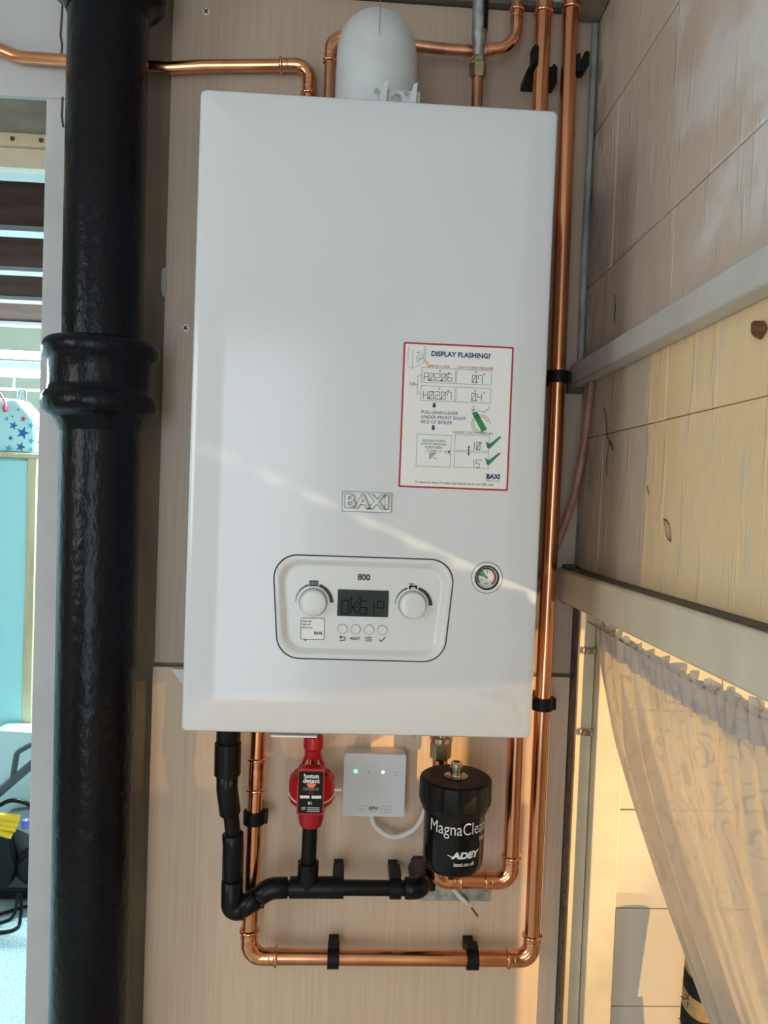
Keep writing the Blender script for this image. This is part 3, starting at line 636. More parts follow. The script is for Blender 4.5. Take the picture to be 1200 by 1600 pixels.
obj('label_strip', loft(bmesh.new(), [[(.139+r_*math.sin(t), -.06-r_*math.cos(t), z) for r_, t in ((.01125, .35), (.01125, .7), (.01125, 1.05), (.01125, 1.4), (.0109, 1.4), (.0109, .35))] for z in (2.068, 2.38)]), black_sat, inh)
p = Print(); p.text('inhibitor', .1412, 2.103, .0048, rot=-PI/2, align='CENTER', sx=1.15); p.build('lettering', black_ink, inh, 0, cyl_fn(.139, -.06, .0114))

# ================================================================ soil pipe
soil = thing('soil_pipe', 'thick black-painted cast iron soil pipe standing left of the boiler', 'pipe', (-.358, -.075, 0))
ax = lambda z: -.3555-.0068*(z-.6)
b = bmesh.new(); sweep(b, [(ax(z), -.075, z) for z in (0.001, .5, 1.0, 1.3, 1.495, 2.0, 2.41)], [.0535, .0535, .0525, .0525, .0525, .0520, .0520], 48); obj('shaft', b, paint_blk, soil, 50)
def collar(z, top=True):
    pr = [(.0528, -.122), (.0545, -.117), (.0590, -.108), (.0615, -.103), (.0680, -.100), (.0740, -.095), (.0765, -.087), (.0755, -.078), (.0720, -.072), (.0685, -.069), (.0678, -.062), (.0678, -.030), (.0700, -.027), (.0735, -.024), (.0760, -.018), (.0765, -.012), (.0745, -.005), (.0700, -.001), (.0600, .001), (.0520, .002)]
    obj('socket_collar', lathe(pr, (ax(z), -.075, z), 'z', 56), paint_blk, soil, 50)
collar(1.611); collar(2.166)

# ================================================================ black condensate pipework
con = thing('condensate_pipe', 'black plastic condensate pipe with a tee below the boiler', 'pipe', (-.163, -.07, .835))
RC, RF = .0108, .0150
obj('pipe', tube(bend([(-.174, -.085, 1.149), (-.1735, -.085, 1.005), (-.1690, -.08, .975), (-.1640, -.075, .930), (-.1635, -.075, .828), (-.150, -.075, .828), (-.110, -.072, .8555), (-.06, -.07, .857), (.1035, -.07, .858), (.1035, -.02, .858)], [.02, .02, .03, .012, .012, .02, .05, .012], 6), RC, 20), black_pl, con, 50)
obj('pipe', tube([(-.0585, -.07, .860), (-.0575, -.07, .9466)], RC, 20), black_pl, con)
def sock(pts, r, rad=.014, name='socket'):
    P = bend(pts, rad, 8) if len(pts) > 2 else [Vector(q) for q in pts]
    b = bmesh.new(); n = len(P); t0 = (P[1]-P[0]).normalized(); t1 = (P[-1]-P[-2]).normalized()
    sweep(b, [P[0]+t0*.0001, P[0]+t0*.001]+P[1:-1]+[P[-1]-t1*.001, P[-1]-t1*.0001] if n > 2 else [P[0], P[0]+t0*.001, P[1]-t1*.001, P[1]], ([r*.93]+[r]*(n)+[r*.93]) if n > 2 else [r*.93, r, r, r*.93], 22)
    obj(name, b, black_pl, con, 50)
sock([(-.1742, -.085, 1.068), (-.1736, -.085, 1.022)], .0182, name='reducer'); sock([(-.1742, -.085, 1.149), (-.1740, -.085, 1.066)], .0165, name='outlet')
sock([(-.1738, -.085, 1.024), (-.1735, -.085, 1.003), (-.1690, -.08, .966)], .0148, .03); sock([(-.1650, -.0755, .936), (-.1638, -.075, .918), (-.1634, -.075, .872)], .0148, .03)
sock([(-.1634, -.075, .870), (-.1632, -.075, .8270), (-.146, -.075, .8290)], .0152, .013); sock([(-.150, -.075, .8292), (-.128, -.073, .8435)], .0148); sock([(-.126, -.073, .846), (-.110, -.072, .8565), (-.086, -.071, .857)], .0145, .03)
b = tube([(-.083, -.07, .857), (-.0205, -.07, .8575)], .0148, 22); tube([(-.0585, -.07, .857), (-.0582, -.07, .894)], .0148, 22, b); obj('tee', b, black_pl, con, 50)
sock([(.080, -.07, .858), (.1040, -.07, .858), (.1040, -.012, .858)], .0150, .013)

# ================================================================ tundish
tun = thing('tundish', 'red plastic tundish with a black warning label', 'tundish', (-.0565, -.07, .955))
X0, Y0 = -.0568, -.07
obj('inlet', lathe([(.0085, 1.0745), (.0135, 1.0740), (.0140, 1.068), (.0140, 1.058), (.0120, 1.055), (.0112, 1.043), (.0085, 1.043)], (X0, Y0, 0), 'z', 28), red_pl, tun)
for s in (-1, 1): obj('strut', loft(bmesh.new(), [[(X0+s*xa, Y0-.006, z), (X0+s*(xa+.0045), Y0-.006, z), (X0+s*(xa+.0045), Y0+.006, z), (X0+s*xa, Y0+.006, z)] for xa, z in ((.0070, 1.050), (.0085, 1.042), (.0185, 1.018))]), red_pl, tun)
b = lathe([(.0150, 1.006), (.0200, 1.0215), (.0260, 1.0225), (.0315, 1.017), (.0325, 1.008), (.0325, .988), (.0300, .982), (.0215, .975), (.0185, .966), (.0180, .958), (.0165, .951), (.0150, .947), (.010, .947)], (X0, Y0, 0), 'z', 36); obj('cup', b, red_pl, tun)
obj('spout', tube([(X0, Y0, 1.149), (X0, Y0, 1.030)], .0062, 16), copper, tun)
lbp = obj('label_holder', prism(rrect(X0-.0185, .9785, X0+.0180, 1.0420, .003, 4), Y0-.040, Y0-.024), red_pl, tun)
LY = Y0-.0403
obj('label_face', prism(rrect(X0-.0168, .9810, X0+.0163, 1.0382, .0022, 4), LY-.0004, LY+.0005), black_sat, lbp, 0)
p = Print(); p.text('hotun', X0, 1.0320, .0060, bold=.9, sx=1.05); p.text('detect', X0, 1.0256, .0060, bold=.9, sx=1.05); p.text('Tundish monitor with', X0, 1.0158, .0013, sx=1.35); p.text('audible and visible alarm', X0, 1.0136, .0013, sx=1.2)
for k in range(11):
    if k != 5: x = X0-.0146+.00265*k; p.poly([(x, 1.0016), (x+.0024, 1.0016), (x+.0024, 1.0054), (x, 1.0054)])
zz = .9950; p.poly([(X0-.0032, zz-.0010), (X0-.0010, zz-.0026), (X0-.0010, zz+.0026), (X0-.0032, zz+.0010)]); p.ring(X0-.0008, zz, .0014, .0018, -.9, .9, 8); p.ring(X0-.0008, zz, .0024, .0028, -.9, .9, 8)
p.text('AUTO', X0-.0090, 0.9888, .0015, bold=.5); p.text('RESET', X0-.0090, 0.9866, .0015, bold=.5)
for k in range(3): p.line([(X0-.004, 0.9888-.0025*k), (X0+.0125, 0.9888-.0025*k)], .0007)
p.build('white_lettering', white_ink, lbp, LY-.0007)
p = Print(); p.ring(X0+.0004, 1.0232, 0, .0070, -PI*.90, -PI*.10, 16); p.build('orange_flame', orange_ink, lbp, LY-.0006)
p = Print(); p.ring(X0, 1.0100, .0018, .0025, n=20); p.build('lamp_ring', red_ink, lbp, LY-.0007)
b = bmesh.new(); sweep(b, [(X0+.0330*math.sin(t), Y0-.0330*math.cos(t), .9985-.0105*math.cos(t)) for t in [-1.7+3.4*k/20 for k in range(21)]], .0011, 8); sweep(b, [(X0+.032, Y0-.006, 1.0005), (X0+.042, Y0-.008, 1.001)], [.0028, .0016], 8); obj('cable_tie', b, cable_w, tun, 50)

# ================================================================ receiver box
rx = thing('heating_receiver', 'white square heating receiver with a green light under the boiler', 'receiver', (.034, -.001, .99))
obj('case', prism(rrect(-.0125, .9435, .0790, 1.0368, .004, 5), -.030, -.001), white_pl, rx); obj('face_plate', prism(rrect(-.0120, .9440, .0785, 1.0363, .004, 5), -.0315, -.0305), white_pl, rx)
ry = -.0318
def led(x, z, r, m_, nm): obj(nm, lathe([(r, 0), (r*.8, .0006), (r*.2, .0009)], (x, ry, z), 'y', 14), m_, rx)
led(.0050, 1.0105, .0026, led_g, 'green_lamp'); led(.0452, 1.0102, .0018, led_w, 'white_lamp'); led(.0245, 1.0105, .0009, grey_ink, 'unlit_lamp'); led(.0650, 1.0103, .0009, grey_ink, 'unlit_lamp')
p = Print(); p.frame(.0082, .9505, .0218, .9595, .0004); p.frame(.0437, .9505, .0577, .9595, .0004); p.text('Manual', .0150, .9550, .0020); p.text('Connect', .0507, .9550, .0020)
p.text('Power', .0050, 1.0055, .0014); p.text('Link', .0245, 1.0055, .0014); p.text('Heating', .0650, 1.0055, .0017); p.text('CONTROLS', .0328, .9513, .0011, bold=.3); p.text('EPH', .0328, .9560, .0050, bold=1.3, sx=1.1); p.build('lettering', grey_ink, rx, ry-.0002)
obj('cable', tube(bend([(.031, -.016, .9445), (.034, -.018, .926), (.062, -.022, .905), (.100, -.024, .922), (.116, -.022, .965)], [.02, .05, .04], 8), .0043, 14), cable_w, rx, 60)

# ================================================================ magnetic filter
mg = thing('magnetic_filter', 'black cylindrical magnetic filter with ribbed screw lid', 'filter', (.1385, -.125, .91))
MX, MY, MR = .1385, -.125, .0412
obj('canister', lathe([(.030, .919), (.0375, .9215), (.0402, .927), (MR, .935), (MR, 1.006)], (MX, MY, 0), 'z', 56), black_glo, mg)
obj('neck_ring', lathe([(.042, .999), (.0445, 1.000), (.0455, 1.003), (.0455, 1.010), (.042, 1.010)], (MX, MY, 0), 'z', 48), black_pl, mg)
b = bmesh.new(); nrib = 84; rings = []
for r_, z, k_ in ((.0455, 1.0065, 0), (.0480, 1.009, 1), (.0487, 1.014, 1), (.0487, 1.036, 1), (.0478, 1.0395, 0), (.0445, 1.0415, 0), (.0300, 1.0420, 0), (.0150, 1.0415, 0)):
    rings.append([(MX+(r_-k_*(.0028 if (i % 7) == 0 else 0))*math.cos(2*PI*i/nrib), MY+(r_-k_*(.0028 if (i % 7) == 0 else 0))*math.sin(2*PI*i/nrib), z) for i in range(nrib)])
obj('screw_lid', loft(b, rings), black_sat, mg, 30)
vl = obj('bleed_valve', lathe([(.0155, 1.0415), (.0160, 1.0425), (.0120, 1.0432), (.0085, 1.0436), (.0082, 1.0480), (.0088, 1.0485), (.0088, 1.0540), (.0082, 1.0545), (.0082, 1.0600), (.0074, 1.0612), (.0050, 1.0612), (.0048, 1.0570), (.001, 1.0570)], (MX, MY, 0), 'z', 32), nickel, mg)
cf = cyl_fn(MX, MY, MR+.0003); ZS = 1
p = Print(); p.text('MagnaClean', MX+.0030, .9855, .0165, sx=.80, bold=-.12); p.text('Micro2', MX+.0440, .9690, .0070, sx=.8); p.text('baxi.co.uk', MX+.0095, .9400, .0052, bold=.4)
p.text('ADEY', MX+.0110, .9515, .0082, bold=1.6, sx=1.28, slant=.18); p.line([(MX-.0130, .9520), (MX-.0060, .9495)], .0012)
bmesh.ops.subdivide_edges(p.bm, edges=[e for e in p.bm.edges if e.calc_length() > .004], cuts=3); p.build('white_lettering', white_ink, mg, 0, cf)
obj('valve_block', box((.110, -.086, .910), (.150, -.0600, .985), .004), black_pl, mg); obj('valve_body', lathe([(.0135, .9055), (.0160, .909), (.0160, .986), (.0130, .9895)], (.127, YP, 0), 'z', 24), black_pl, mg)
b = lathe([(.0125, 1.036), (.0155, 1.039), (.0155, 1.060), (.0130, 1.063), (.0130, 1.070), (.0112, 1.072)], (.1270, YP, 0), 'z', 6); obj('compression_nut', b, brass, mg, 20)
obj('nut_collar', lathe([(.0130, 1.0615), (.0165, 1.063), (.0165, 1.069), (.0130, 1.071)], (.1270, YP, 0), 'z', 28), nickel, mg); obj('copper_tail', tube([(.127, YP, .99), (.127, YP, 1.149)], R22, 22), copper, mg)
# wall plate, black bracket and cut wire behind the filter
wp = thing('wall_plate', 'grey metal plate on the plywood behind the black filter', 'plate', (.16, -.003, .83))
obj('plate', box((.108, -.0022, .803), (.218, -.0002, .835), .0005), galv, wp, 0)
for x in (.150, .205): obj('rivet', lathe([(.0025, 0), (.002, .0008), (.0006, .001)], (x, -.0023, .812), 'y', 12), steel, wp)
solo('pipe_bracket', prism(round_poly([(.094, .838), (.128, .838), (.128, .862), (.122, .871), (.098, .871), (.094, .866)], .003, 3), -.040, -.0005), black_pl, 'black plastic bracket on the wall, left of the filter foot', 'bracket', (.11, -.02, .885))
cw = thing('cut_wire', 'cut white wire stub below the filter', 'wire', (.17, -.006, .81))
obj('sheath', tube([(.160, -.006, .824), (.172, -.010, .812), (.184, -.008, .801)], [.0035, .0038, .0030], 10), cable_w, cw, 60)
solo('copper_strand', tube([(.190, -.0012, .792), (.200, -.0014, .779)], .0012, 8), red_ink, 'short reddish wire strand on the plywood below the filter', 'wire', (.195, -.0012, .785))
# fitting peeping out below the casing, sheet of paper
vf = thing('filling_valve', 'green and brass filling valve half hidden under the boiler', 'valve', (.072, -.12, 1.12))
obj('brass_body', lathe([(.004, 1.094), (.0085, 1.096), (.0105, 1.100), (.0105, 1.149)], (.079, -.12, 0), 'z', 24), brass, vf); obj('green_lever', box((.055, -.130, 1.097), (.0705, -.112, 1.149), .003), sea_green, vf)
solo('paper_leaflet', box((-.0975, -.288, 1.1432), (-.0460, -.150, 1.1448)), paper, 'edge of a white leaflet tucked under the boiler', 'paper', (-.07, -.22, 1.1437), None, 0)

# ================================================================ pipe clips
def make_clip(r, label, group):
    """hinged clip: the pipe runs along local z, the wall lies at +y (distance 45 mm)"""
    t = thing('pipe_clip', label, 'clip', (0, 0, 0), group)
    n = 26; ri, ro, h = r+.0004, r+.0042, .0085
    a0, a1 = math.radians(-232), math.radians(52); b = bmesh.new()
    ring = []
    for k in range(n+1):
        t_ = a0+(a1-a0)*k/n; c, s = math.cos(t_), math.sin(t_)
        ring.append([(ri*c, ri*s, -h), (ro*c, ro*s, -h), (ro*c, ro*s, h), (ri*c, ri*s, h)])
    loft(b, ring); obj('band', b, black_sat, t, 40, True)
    obj('stem', box((-r*.75, r*.8, -h*.9), (r*.75, .0447, h*.9), .001), black_sat, t, 30, True)
    obj('latch', box((r+.0015, -.004, -h), (r+.0085, .012, h), .0012), black_sat, t, 30, True)
    return t
G = 'black hinged pipe clips'
def put(first, loc, rot, label=None): return dup(first, loc, rot, label)
c0 = make_clip(R22, 'black clip on the tall right-hand copper pipe, level with the sticker', 'pipe clips on the copper pipes')
c0.location = (.2750, YP, 1.596)
put(c0, (.2735, YP, 1.121), (0, 0, 0), 'black clip on the right copper pipe, level with the boiler foot')
put(c0, (-.0180, YP, .741), (0, -PI/2, 0), 'left black clip holding the bottom horizontal copper pipe')
put(c0, (.1855, YP, .741), (0, -PI/2, 0), 'right black clip holding the bottom horizontal copper pipe')
put(c0, (-.1395, YP, .946), (0, 0, 0), 'black clip on the left copper pipe beside the red tundish')
put(c0, (-.1405, YP, .822), (0, 0, 0), 'black clip low on the left copper pipe, behind the condensate elbow')
def make_clip2(label):
    t = thing('pipe_clip', label, 'clip', (0, 0, 0), 'saddle clips on the condensate pipe'); r = RC; h = .0080; b = bmesh.new(); n = 24; ring = []
    for k in range(n+1):
        t_ = math.radians(-235+(290)*k/n); c, s = math.cos(t_), math.sin(t_); ring.append([(r*1.02*c, r*1.02*s, -h), ((r+.004)*c, (r+.004)*s, -h), ((r+.004)*c, (r+.004)*s, h), (r*1.02*c, r*1.02*s, h)])
    loft(b, ring); obj('band', b, black_sat, t, 40, True); obj('stem', box((-r*.7, r*.8, -h*.9), (r*.7, .0697, h*.9), .001), black_sat, t, 30, True); obj('latch', box((r+.0015, -.002, -h), (r+.010, .03, h), .0012), black_sat, t, 30, True); return t
k0 = make_clip2('left black clip on the horizontal condensate pipe, next to the tee'); k0.location = (-.0150, -.07, .8577); k0.rotation_euler = (0, -PI/2, 0)
put(k0, (.0665, -.07, .8578), (0, -PI/2, 0), 'right black clip on the horizontal condensate pipe, left of the filter')
# open double clip behind the two pipes at the top right
dc = thing('double_pipe_clip', 'open black double clip behind the two copper pipes at top right', 'clip', (.25, -.012, 2.028))
obj('base', prism(round_poly([(.2120, 2.0205), (.2590, 2.0205), (.2590, 2.042), (.2540, 2.049), (.2490, 2.041), (.2440, 2.049), (.2190, 2.046), (.2120, 2.030)], .0015, 2), -.030, -.0005), black_sat, dc)
def jaw(nm, x, a0, a1, tip):
    b = bmesh.new(); ring = []; ri, ro, h = R22+.0006, R22+.0052, .0125
    for k in range(15):
        t_ = math.radians(a0+(a1-a0)*k/14); c, s_ = math.cos(t_), math.sin(t_); ring.append([(x+ri*c, YP+ri*s_, 2.036-h+tip*k/14), (x+ro*c, YP+ro*s_, 2.036-h+tip*k/14), (x+ro*c, YP+ro*s_, 2.036+h+tip*k/14), (x+ri*c, YP+ri*s_, 2.036+h+tip*k/14)])
    obj(nm, loft(b, ring), black_sat, dc)
jaw('left_jaw', .2317, 110, 228, .010); jaw('right_jaw', .2710, 70, -28, .004)
obj('hook_end', prism(round_poly([(.2870, 2.026), (.2940, 2.028), (.2985, 2.036), (.2985, 2.056), (.2915, 2.056), (.2905, 2.042), (.2870, 2.040)], .002, 3), -.052, -.034), black_sat, dc)
solo('packing_shim', prism(round_poly([(-.272, 1.148), (-.240, 1.148), (-.240, 1.120), (-.255, 1.126)], .001, 2), -.006, -.0003), white_pl, 'white plastic packing shim at the plywood seam left of the boiler', 'shim', (-.255, -.003, 1.138))
solo('filler_blob', prism(round_poly([(-.3005, 1.735), (-.2975, 1.735), (-.2965, 1.70), (-.2995, 1.690), (-.3035, 1.705), (-.3035, 1.730)], .001, 2), -.003, .012), mat('filler', (.36, .37, .36), .8), 'smear of grey filler on the plywood edge above the soil pipe collar', 'filler', (-.30, -.001, 1.71))
# pink-sheathed pipe in the corner
solo('thin_pipe', tube(bend([(.317, -.072, 1.5865), (.309, -.075, 1.50), (.303, -.062, 1.43), (.294, -.024, 1.36), (.270, -.0135, 1.30), (.255, -.012, 1.25)], .06, 6), .0052, 14), cord_p, 'thin pinkish pipe slanting down the corner from the wall batten', 'pipe', (.30, -.07, 1.42), None, 60)
# small hardware on the window boards
hk = thing('curtain_hook', 'small dark screw hook holding the end of the curtain wire', 'hook', (.357, -.028, 1.255))
obj('hook_wire', tube(bend([(.352, -.03, 1.268), (.352, -.055, 1.266), (.348, -.062, 1.250), (.345, -.072, 1.256)], .006, 5), .0016, 8), steel, hk, 60); obj('hook_plate', box((.346, -.034, 1.2625), (.358, -.028, 1.2735), .0005), rust, hk)
def catch(x, z, label):
    t = thing('frame_catch', label, 'catch', (x, -.012, z), 'small catches on the window boards')
    obj('tab', box((x-.008, -.0135, z-.006), (x+.011, -.0085, z+.004), .0012), nickel, t); obj('screw', lathe([(.003, 0), (.003, .0014), (.0008, .0016)], (x-.003, -.0138, z-.001), 'y', 14), rust, t)
catch(.349, 1.194, 'small metal catch on the window batten below the curtain hook'); catch(.350, 1.070, 'lower metal catch on the window batten')

# ================================================================ curtain
cur = thing('lace_curtain', 'cream lace curtain gathered on a wire and swept aside in the window', 'curtain', tuple(rw(.5, -.01, 1.26)))
NU, NT = 420, 64; U0, U1 = .105, 1.15
def cpt(s, t):
    u0 = U0+(U1-U0)*s; ut = .69+.29*s
    if t <= 1: u = u0+(ut-u0)*t**1.68; z = 1.258+.028*u0 - (.358+.02*s)*t
    else: u = ut+.10*(t-1)*(s-.2); z = 1.258+.028*u0-(.358+.02*s)-.34*(t-1)
    z -= .010+.006*math.sin(PI*min(1, (u0-U0)*2))*(1-t*.5)
    big = math.sin(2*PI*(13*s+.5*math.sin(7*s)))*(.010+.006*math.sin(19*s)); fine = math.sin(2*PI*46*s+2.2*math.sin(31*s))*.0045
    k = min(1, t*3); w_ = -.012+big*(k*(1-.35*min(t, 1)))+fine*(1-k*.8)
    return rw(u, w_, z)
def sheet(t0, t1, nt, m_, name, off=0, frill=0):
    b = bmesh.new(); uvl = b.loops.layers.uv.new('UVMap'); g = []
    for j in range(nt+1):
        t = t0+(t1-t0)*j/nt; row = []
        for i in range(NU+1):
            s = i/NU; q = cpt(s, max(t, 0))
            if t < 0: q = q + Vector((0, 0, -t*.45+frill*math.sin(170*s)*(-t)*2)) + (rw(0, 1, 0)-rw(0, 0, 0))*(.003*math.sin(2*PI*60*s+3*math.sin(40*s)))
            row.append((b.verts.new(q+(rw(0, 1, 0)-rw(0, 0, 0))*off), (s*1.9, t*.5)))
        g.append(row)
    for j in range(nt):
        for i in range(NU):
            q = [g[j][i], g[j][i+1], g[j+1][i+1], g[j+1][i]]; f = b.faces.new([v for v, _ in q])
            for l, (_, uv_) in zip(f.loops, q): l[uvl].uv = uv_
    return obj(name, b, m_, cur, 180)
sheet(0, 1.9, NT, lace_m, 'lace_panel'); sheet(-.008, .085, 12, heading_m, 'gathered_heading', .0022, .25)
obj('curtain_wire', tube([rw(.075, -.004, 1.248), rw(.4, -.012, 1.248), rw(1.18, -.012, 1.276)], .0013, 8), steel, cur)
# rolled striped cloth and leather strap on the sill, behind the curtain edge
rl = thing('striped_cloth_roll', 'upright roll of black and straw striped cloth behind the curtain edge', 'cloth', (.50, -.10, .336))
B0, B1 = Vector((.487, -.105, .337)), Vector((.512, -.085, .80)); dirv = (B1-B0)
def rollseg(k, n, m_):
    t0, t1 = k/n, (k+1)/n; b = bmesh.new(); rr = []
    for f in (0, .08, .5, .92, 1):
        c = B0+dirv*(t0+(t1-t0)*f); r_ = .0225*(1 if .05 < f < .95 else .94); a_, q_ = frame(dirv)
        rr.append([c+a_*math.cos(2*PI*i/28)*r_+q_*math.sin(2*PI*i/28)*r_+dirv.normalized()*.007*math.sin(2*PI*i/28+1.2) for i in range(28)])
    obj('black_stripe' if m_ is stripe_k else 'straw_stripe', loft(b, rr), m_, rl, 50)
for k in range(18): rollseg(k, 18, stripe_k if k % 2 else stripe_y)
b = bmesh.new()
for k in range(26):
    c = B0+dirv*random.uniform(.45, .85); a_, q_ = frame(dirv); e = Vector((-.0205, -.009, 0)); pts = [c+e]
    for j in range(4): pts.append(pts[-1]+Vector((random.uniform(-.0045, .001), random.uniform(-.003, .002), random.uniform(-.005, .003))))
    sweep(b, pts, .0005, 5)
fz = obj('loose_threads', b, stripe_k, rl, 0); fz['kind'] = 'stuff'
solo('leather_strap', loft(bmesh.new(), [[(.535+dx, -.120-.01*k_, z), (.575+dx, -.112-.01*k_, z), (.575+dx, -.100-.01*k_, z), (.535+dx, -.108-.01*k_, z)] for k_, (dx, z) in enumerate(((-.01, .337), (0, .45), (.006, .55), (.012, .63), (.018, .668)))]), leather, 'brown leather strap leaning beside the striped cloth roll', 'strap', (.56, -.11, .5))

# ================================================================ next room
lt = thing('fluorescent_lamp', 'lit fluorescent tube below the joists of the next room', 'lamp', (-1.3, 2.0, 1.9))
obj('tube', tube([(-2.3, 1.97, 1.900), (-.60, 1.97, 1.900)], .016, 16), tube_m, lt); obj('housing', box((-2.32, 1.95, 1.828), (-.58, 2.03, 1.872), .004), mat('lamp_housing', (.45, .55, .68), .4), lt)
for x in (-2.31, -.60): obj('lampholder', box((x, 1.955, 1.86), (x+.02, 2.0, 1.925), .003), white_pl, lt)
lamp('tube_light', 'AREA', (-1.35, 1.90, 1.86), (0, -.35, -1), 150, (.55, .9, 1), shape='RECTANGLE', size=1.5, size_y=.08)
cb = thing('cabinet', 'pale blue cabinet with a light wood frame in the next room', 'cabinet', (-1.5, 1.9, 0))
obj('body', box((-1.85, 1.762, .02), (-1.172, 2.2, 1.488), .002), cab_m, cb); obj('top_rail', box((-1.87, 1.745, 1.489), (-1.150, 2.2, 1.507), .003), wood_lt, cb); obj('stile', box((-1.200, 1.745, .02), (-1.168, 1.7615, 1.4885), .002), wood_lt, cb); obj('door', box((-1.83, 1.750, .06), (-1.2015, 1.7615, 1.48), .002), cab_m, cb)
bag = thing('drawstring_bag', 'pale blue drawstring bag printed with stars on the cabinet', 'bag', (-1.4, 1.80, 1.513))
ol = [(-1.62, 1.5135), (-1.178, 1.5135), (-1.172, 1.56), (-1.180, 1.635), (-1.215, 1.672), (-1.245, 1.704), (-1.30, 1.708), (-1.34, 1.706), (-1.55, 1.70), (-1.62, 1.62)]
b = bmesh.new(); cxx, czz = -1.39, 1.60
loft(b, [[(cxx+(x-cxx)*f, y, czz+(z-czz)*f if z > 1.52 else z) for x, z in round_poly(ol, .006, 3)] for f, y in ((.90, 1.88), (1, 1.86), (1, 1.775), (.97, 1.764), (.90, 1.760))]); obj('sack', b, star_cl, bag, 50)
def star(pr, x, z, r, n=5, a=.3): pr.poly([(x+(r if k % 2 == 0 else r*.38)*math.sin(PI*k/n+a), z+(r if k % 2 == 0 else r*.38)*math.cos(PI*k/n+a)) for k in range(2*n)])
bx = lambda px: -1.307+(px/60)*.138; bz = lambda py: 1.700-(py-626)*.00236
sb, st_, sr = Print(), Print(), Print()
for q, px, py, r in ((sb, 30, 676, .026), (sb, 27, 698, .020), (sb, 11, 685, .011), (sb, 15, 665, .018), (st_, 42, 664, .014), (st_, 43, 688, .014), (st_, 8, 701, .016), (st_, 43, 702, .012), (sr, 30, 654, .014), (sr, 44, 647, .009), (sr, 13, 651, .006), (sb, 22, 640, .006), (sb, 30, 630, .006), (st_, 52, 668, .008), (sb, 55, 690, .008), (st_, 4, 655, .010)): star(q, bx(px)+.012, bz(py), r)
sb.build('blue_stars', star_b, bag, 1.7590); st_.build('teal_stars', star_t, bag, 1.7591); sr.build('red_stars', star_r, bag, 1.7592)
obj('hanging_loop', tube(bend([(-1.262, 1.79, 1.700), (-1.255, 1.79, 1.742), (-1.232, 1.79, 1.745), (-1.232, 1.79, 1.695)], .012, 5), .004, 8), grey_pl, bag, 60)
obj('red_cord', tube(bend([(-1.34, 1.757, 1.735), (-1.305, 1.752, 1.720), (-1.290, 1.752, 1.690)], .012, 5), .0035, 8), star_r, bag, 60); obj('cord_bead', lathe([(.002, 1.655), (.008, 1.660), (.009, 1.672), (.003, 1.692)], (-1.289, 1.752, 0), 'z', 12), star_r, bag)
ws = thing('wire_rack', 'grey wire rack hanging above the star printed bag', 'rack', (-1.4, 1.9, 1.78))
for z in (1.752, 1.803): obj('rail', tube([(-1.9, 1.87, z), (-1.185, 1.87, z)], .004, 8), galv, ws)
for x in (-1.89, -1.60, -1.31, -1.19): obj('upright', tube([(x, 1.87, 1.750), (x, 1.87, 1.830)], .004, 8), galv, ws)
# cleaning things on the carpet
vc = thing('vacuum_cleaner', 'dark grey vacuum cleaner standing on the carpet of the next room', 'vacuum', (-1.08, 1.45, 0))
obj('body', prism(round_poly([(-1.20, .045), (-.98, .045), (-.96, .12), (-1.0, .215), (-1.08, .25), (-1.18, .235), (-1.22, .14)], .03, 5), 1.43, 1.62), grey_pl, vc, 50)
obj('wheel', lathe([(.060, 0), (.062, .01), (.060, .03), (.045, .036), (.040, .030), (.004, .030)], (-1.012, 1.43, .135), 'y', 32), black_pl, vc); obj('skirt', box((-1.22, 1.425, .012), (-.95, 1.62, .052), .008), black_sat, vc)
obj('wand', tube([(-1.30, 1.40, .225), (-.93, 1.40, .565)], .0145, 16), grey_pl, vc); obj('wand_grip', tube(bend([(-1.085, 1.40, .425), (-1.07, 1.395, .52), (-1.02, 1.395, .55), (-.95, 1.395, .53)], .03, 6), .009, 10), grey_pl, vc, 60)
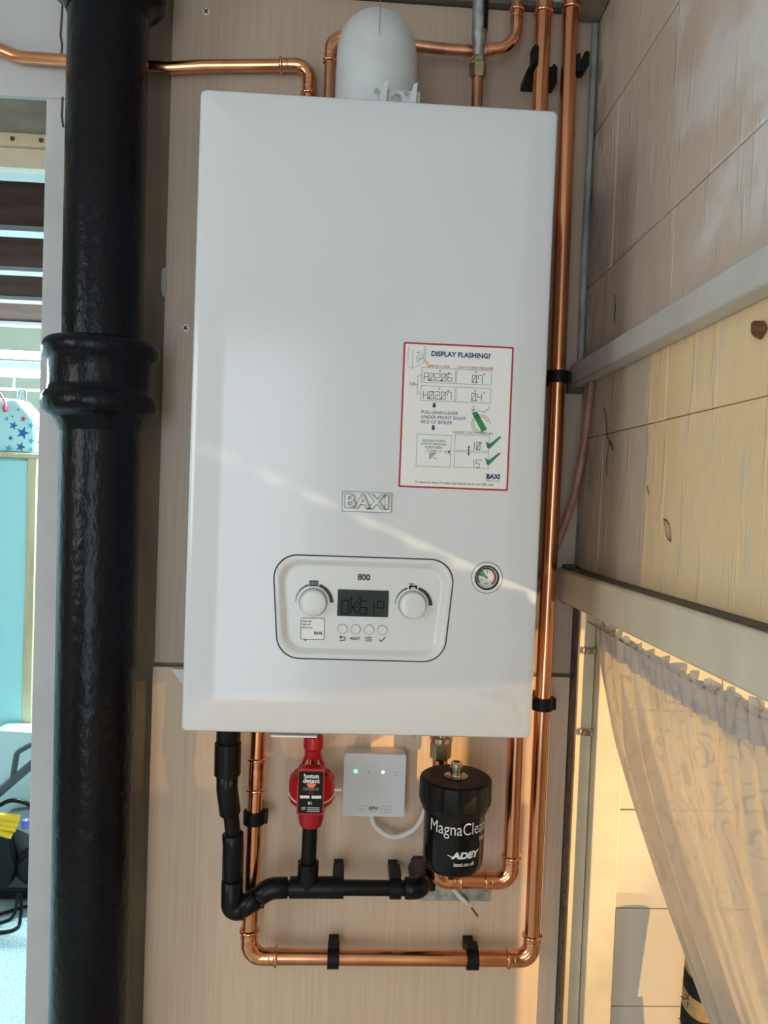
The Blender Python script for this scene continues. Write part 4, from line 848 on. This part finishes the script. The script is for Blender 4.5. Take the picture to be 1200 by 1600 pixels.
obj('hose', tube(bend([(-1.16, 1.42, .25), (-1.15, 1.40, .325), (-1.09, 1.40, .362), (-1.03, 1.41, .345), (-.99, 1.44, .24)], .05, 6), .007, 12), black_pl, vc, 60); obj('bottle_cap', lathe([(.012, .262), (.014, .268), (.012, .288), (.003, .292)], (-1.045, 1.415, 0), 'z', 14), mat('purple_cap', (.16, .16, .5), .3), vc)
gl = thing('rubber_gloves', 'bright yellow rubber gloves draped over the vacuum cleaner', 'gloves', (-1.08, 1.40, .30))
for k, (a_, c_) in enumerate((((-1.16, .33), (-1.04, .318)), ((-1.16, .315), (-1.045, .300)), ((-1.16, .30), (-1.050, .285)), ((-1.15, .285), (-1.062, .262)))): obj('finger', tube(bend([(a_[0], 1.355, a_[1]), ((a_[0]+c_[0])/2, 1.345, (a_[1]+c_[1])/2+.006), (c_[0], 1.355, c_[1])], .05, 5),   .0115, 10), yellow_c, gl, 60)
obj('palm', prism(round_poly([(-1.26, .27), (-1.13, .262), (-1.12, .335), (-1.26, .35)], .015, 4), 1.345, 1.372), yellow_c, gl, 50)
obj('black_sack', prism(round_poly([(-1.25, .07), (-1.085, .07), (-1.065, .14), (-1.09, .235), (-1.15, .255), (-1.25, .25)], .025, 4), 1.385, 1.424), black_sat, vc, 50)  # black sack, grouped with the vacuum as it hangs clear of the carpet
pc = solo('power_cord', tube(bend([(-1.16, 1.30, .006), (-1.10, 1.28, .006), (-1.04, 1.33, .006), (-1.05, 1.40, .10), (-1.03, 1.36, .006), (-1.00, 1.27, .006), (-1.06, 1.24, .006), (-1.11, 1.34, .006), (-1.02, 1.39, .013), (-.95, 1.36, .006)], .03, 5), .005, 10), black_sat, 'black power cord coiled on the carpet by the vacuum cleaner', 'cord', (-1.05, 1.32, .006), None, 60)
solo('storage_tub', prism(round_poly([(-1.30, .001), (-.96, .001), (-.95, .46), (-1.0, .500), (-1.25, .51), (-1.31, .46)], .03, 5), 1.64, 1.735), mat('pale_tub', (.58, .74, .76), .4), 'pale tub behind the vacuum cleaner, before the cabinet', 'tub', (-1.1, 1.69, .001), None, 50)
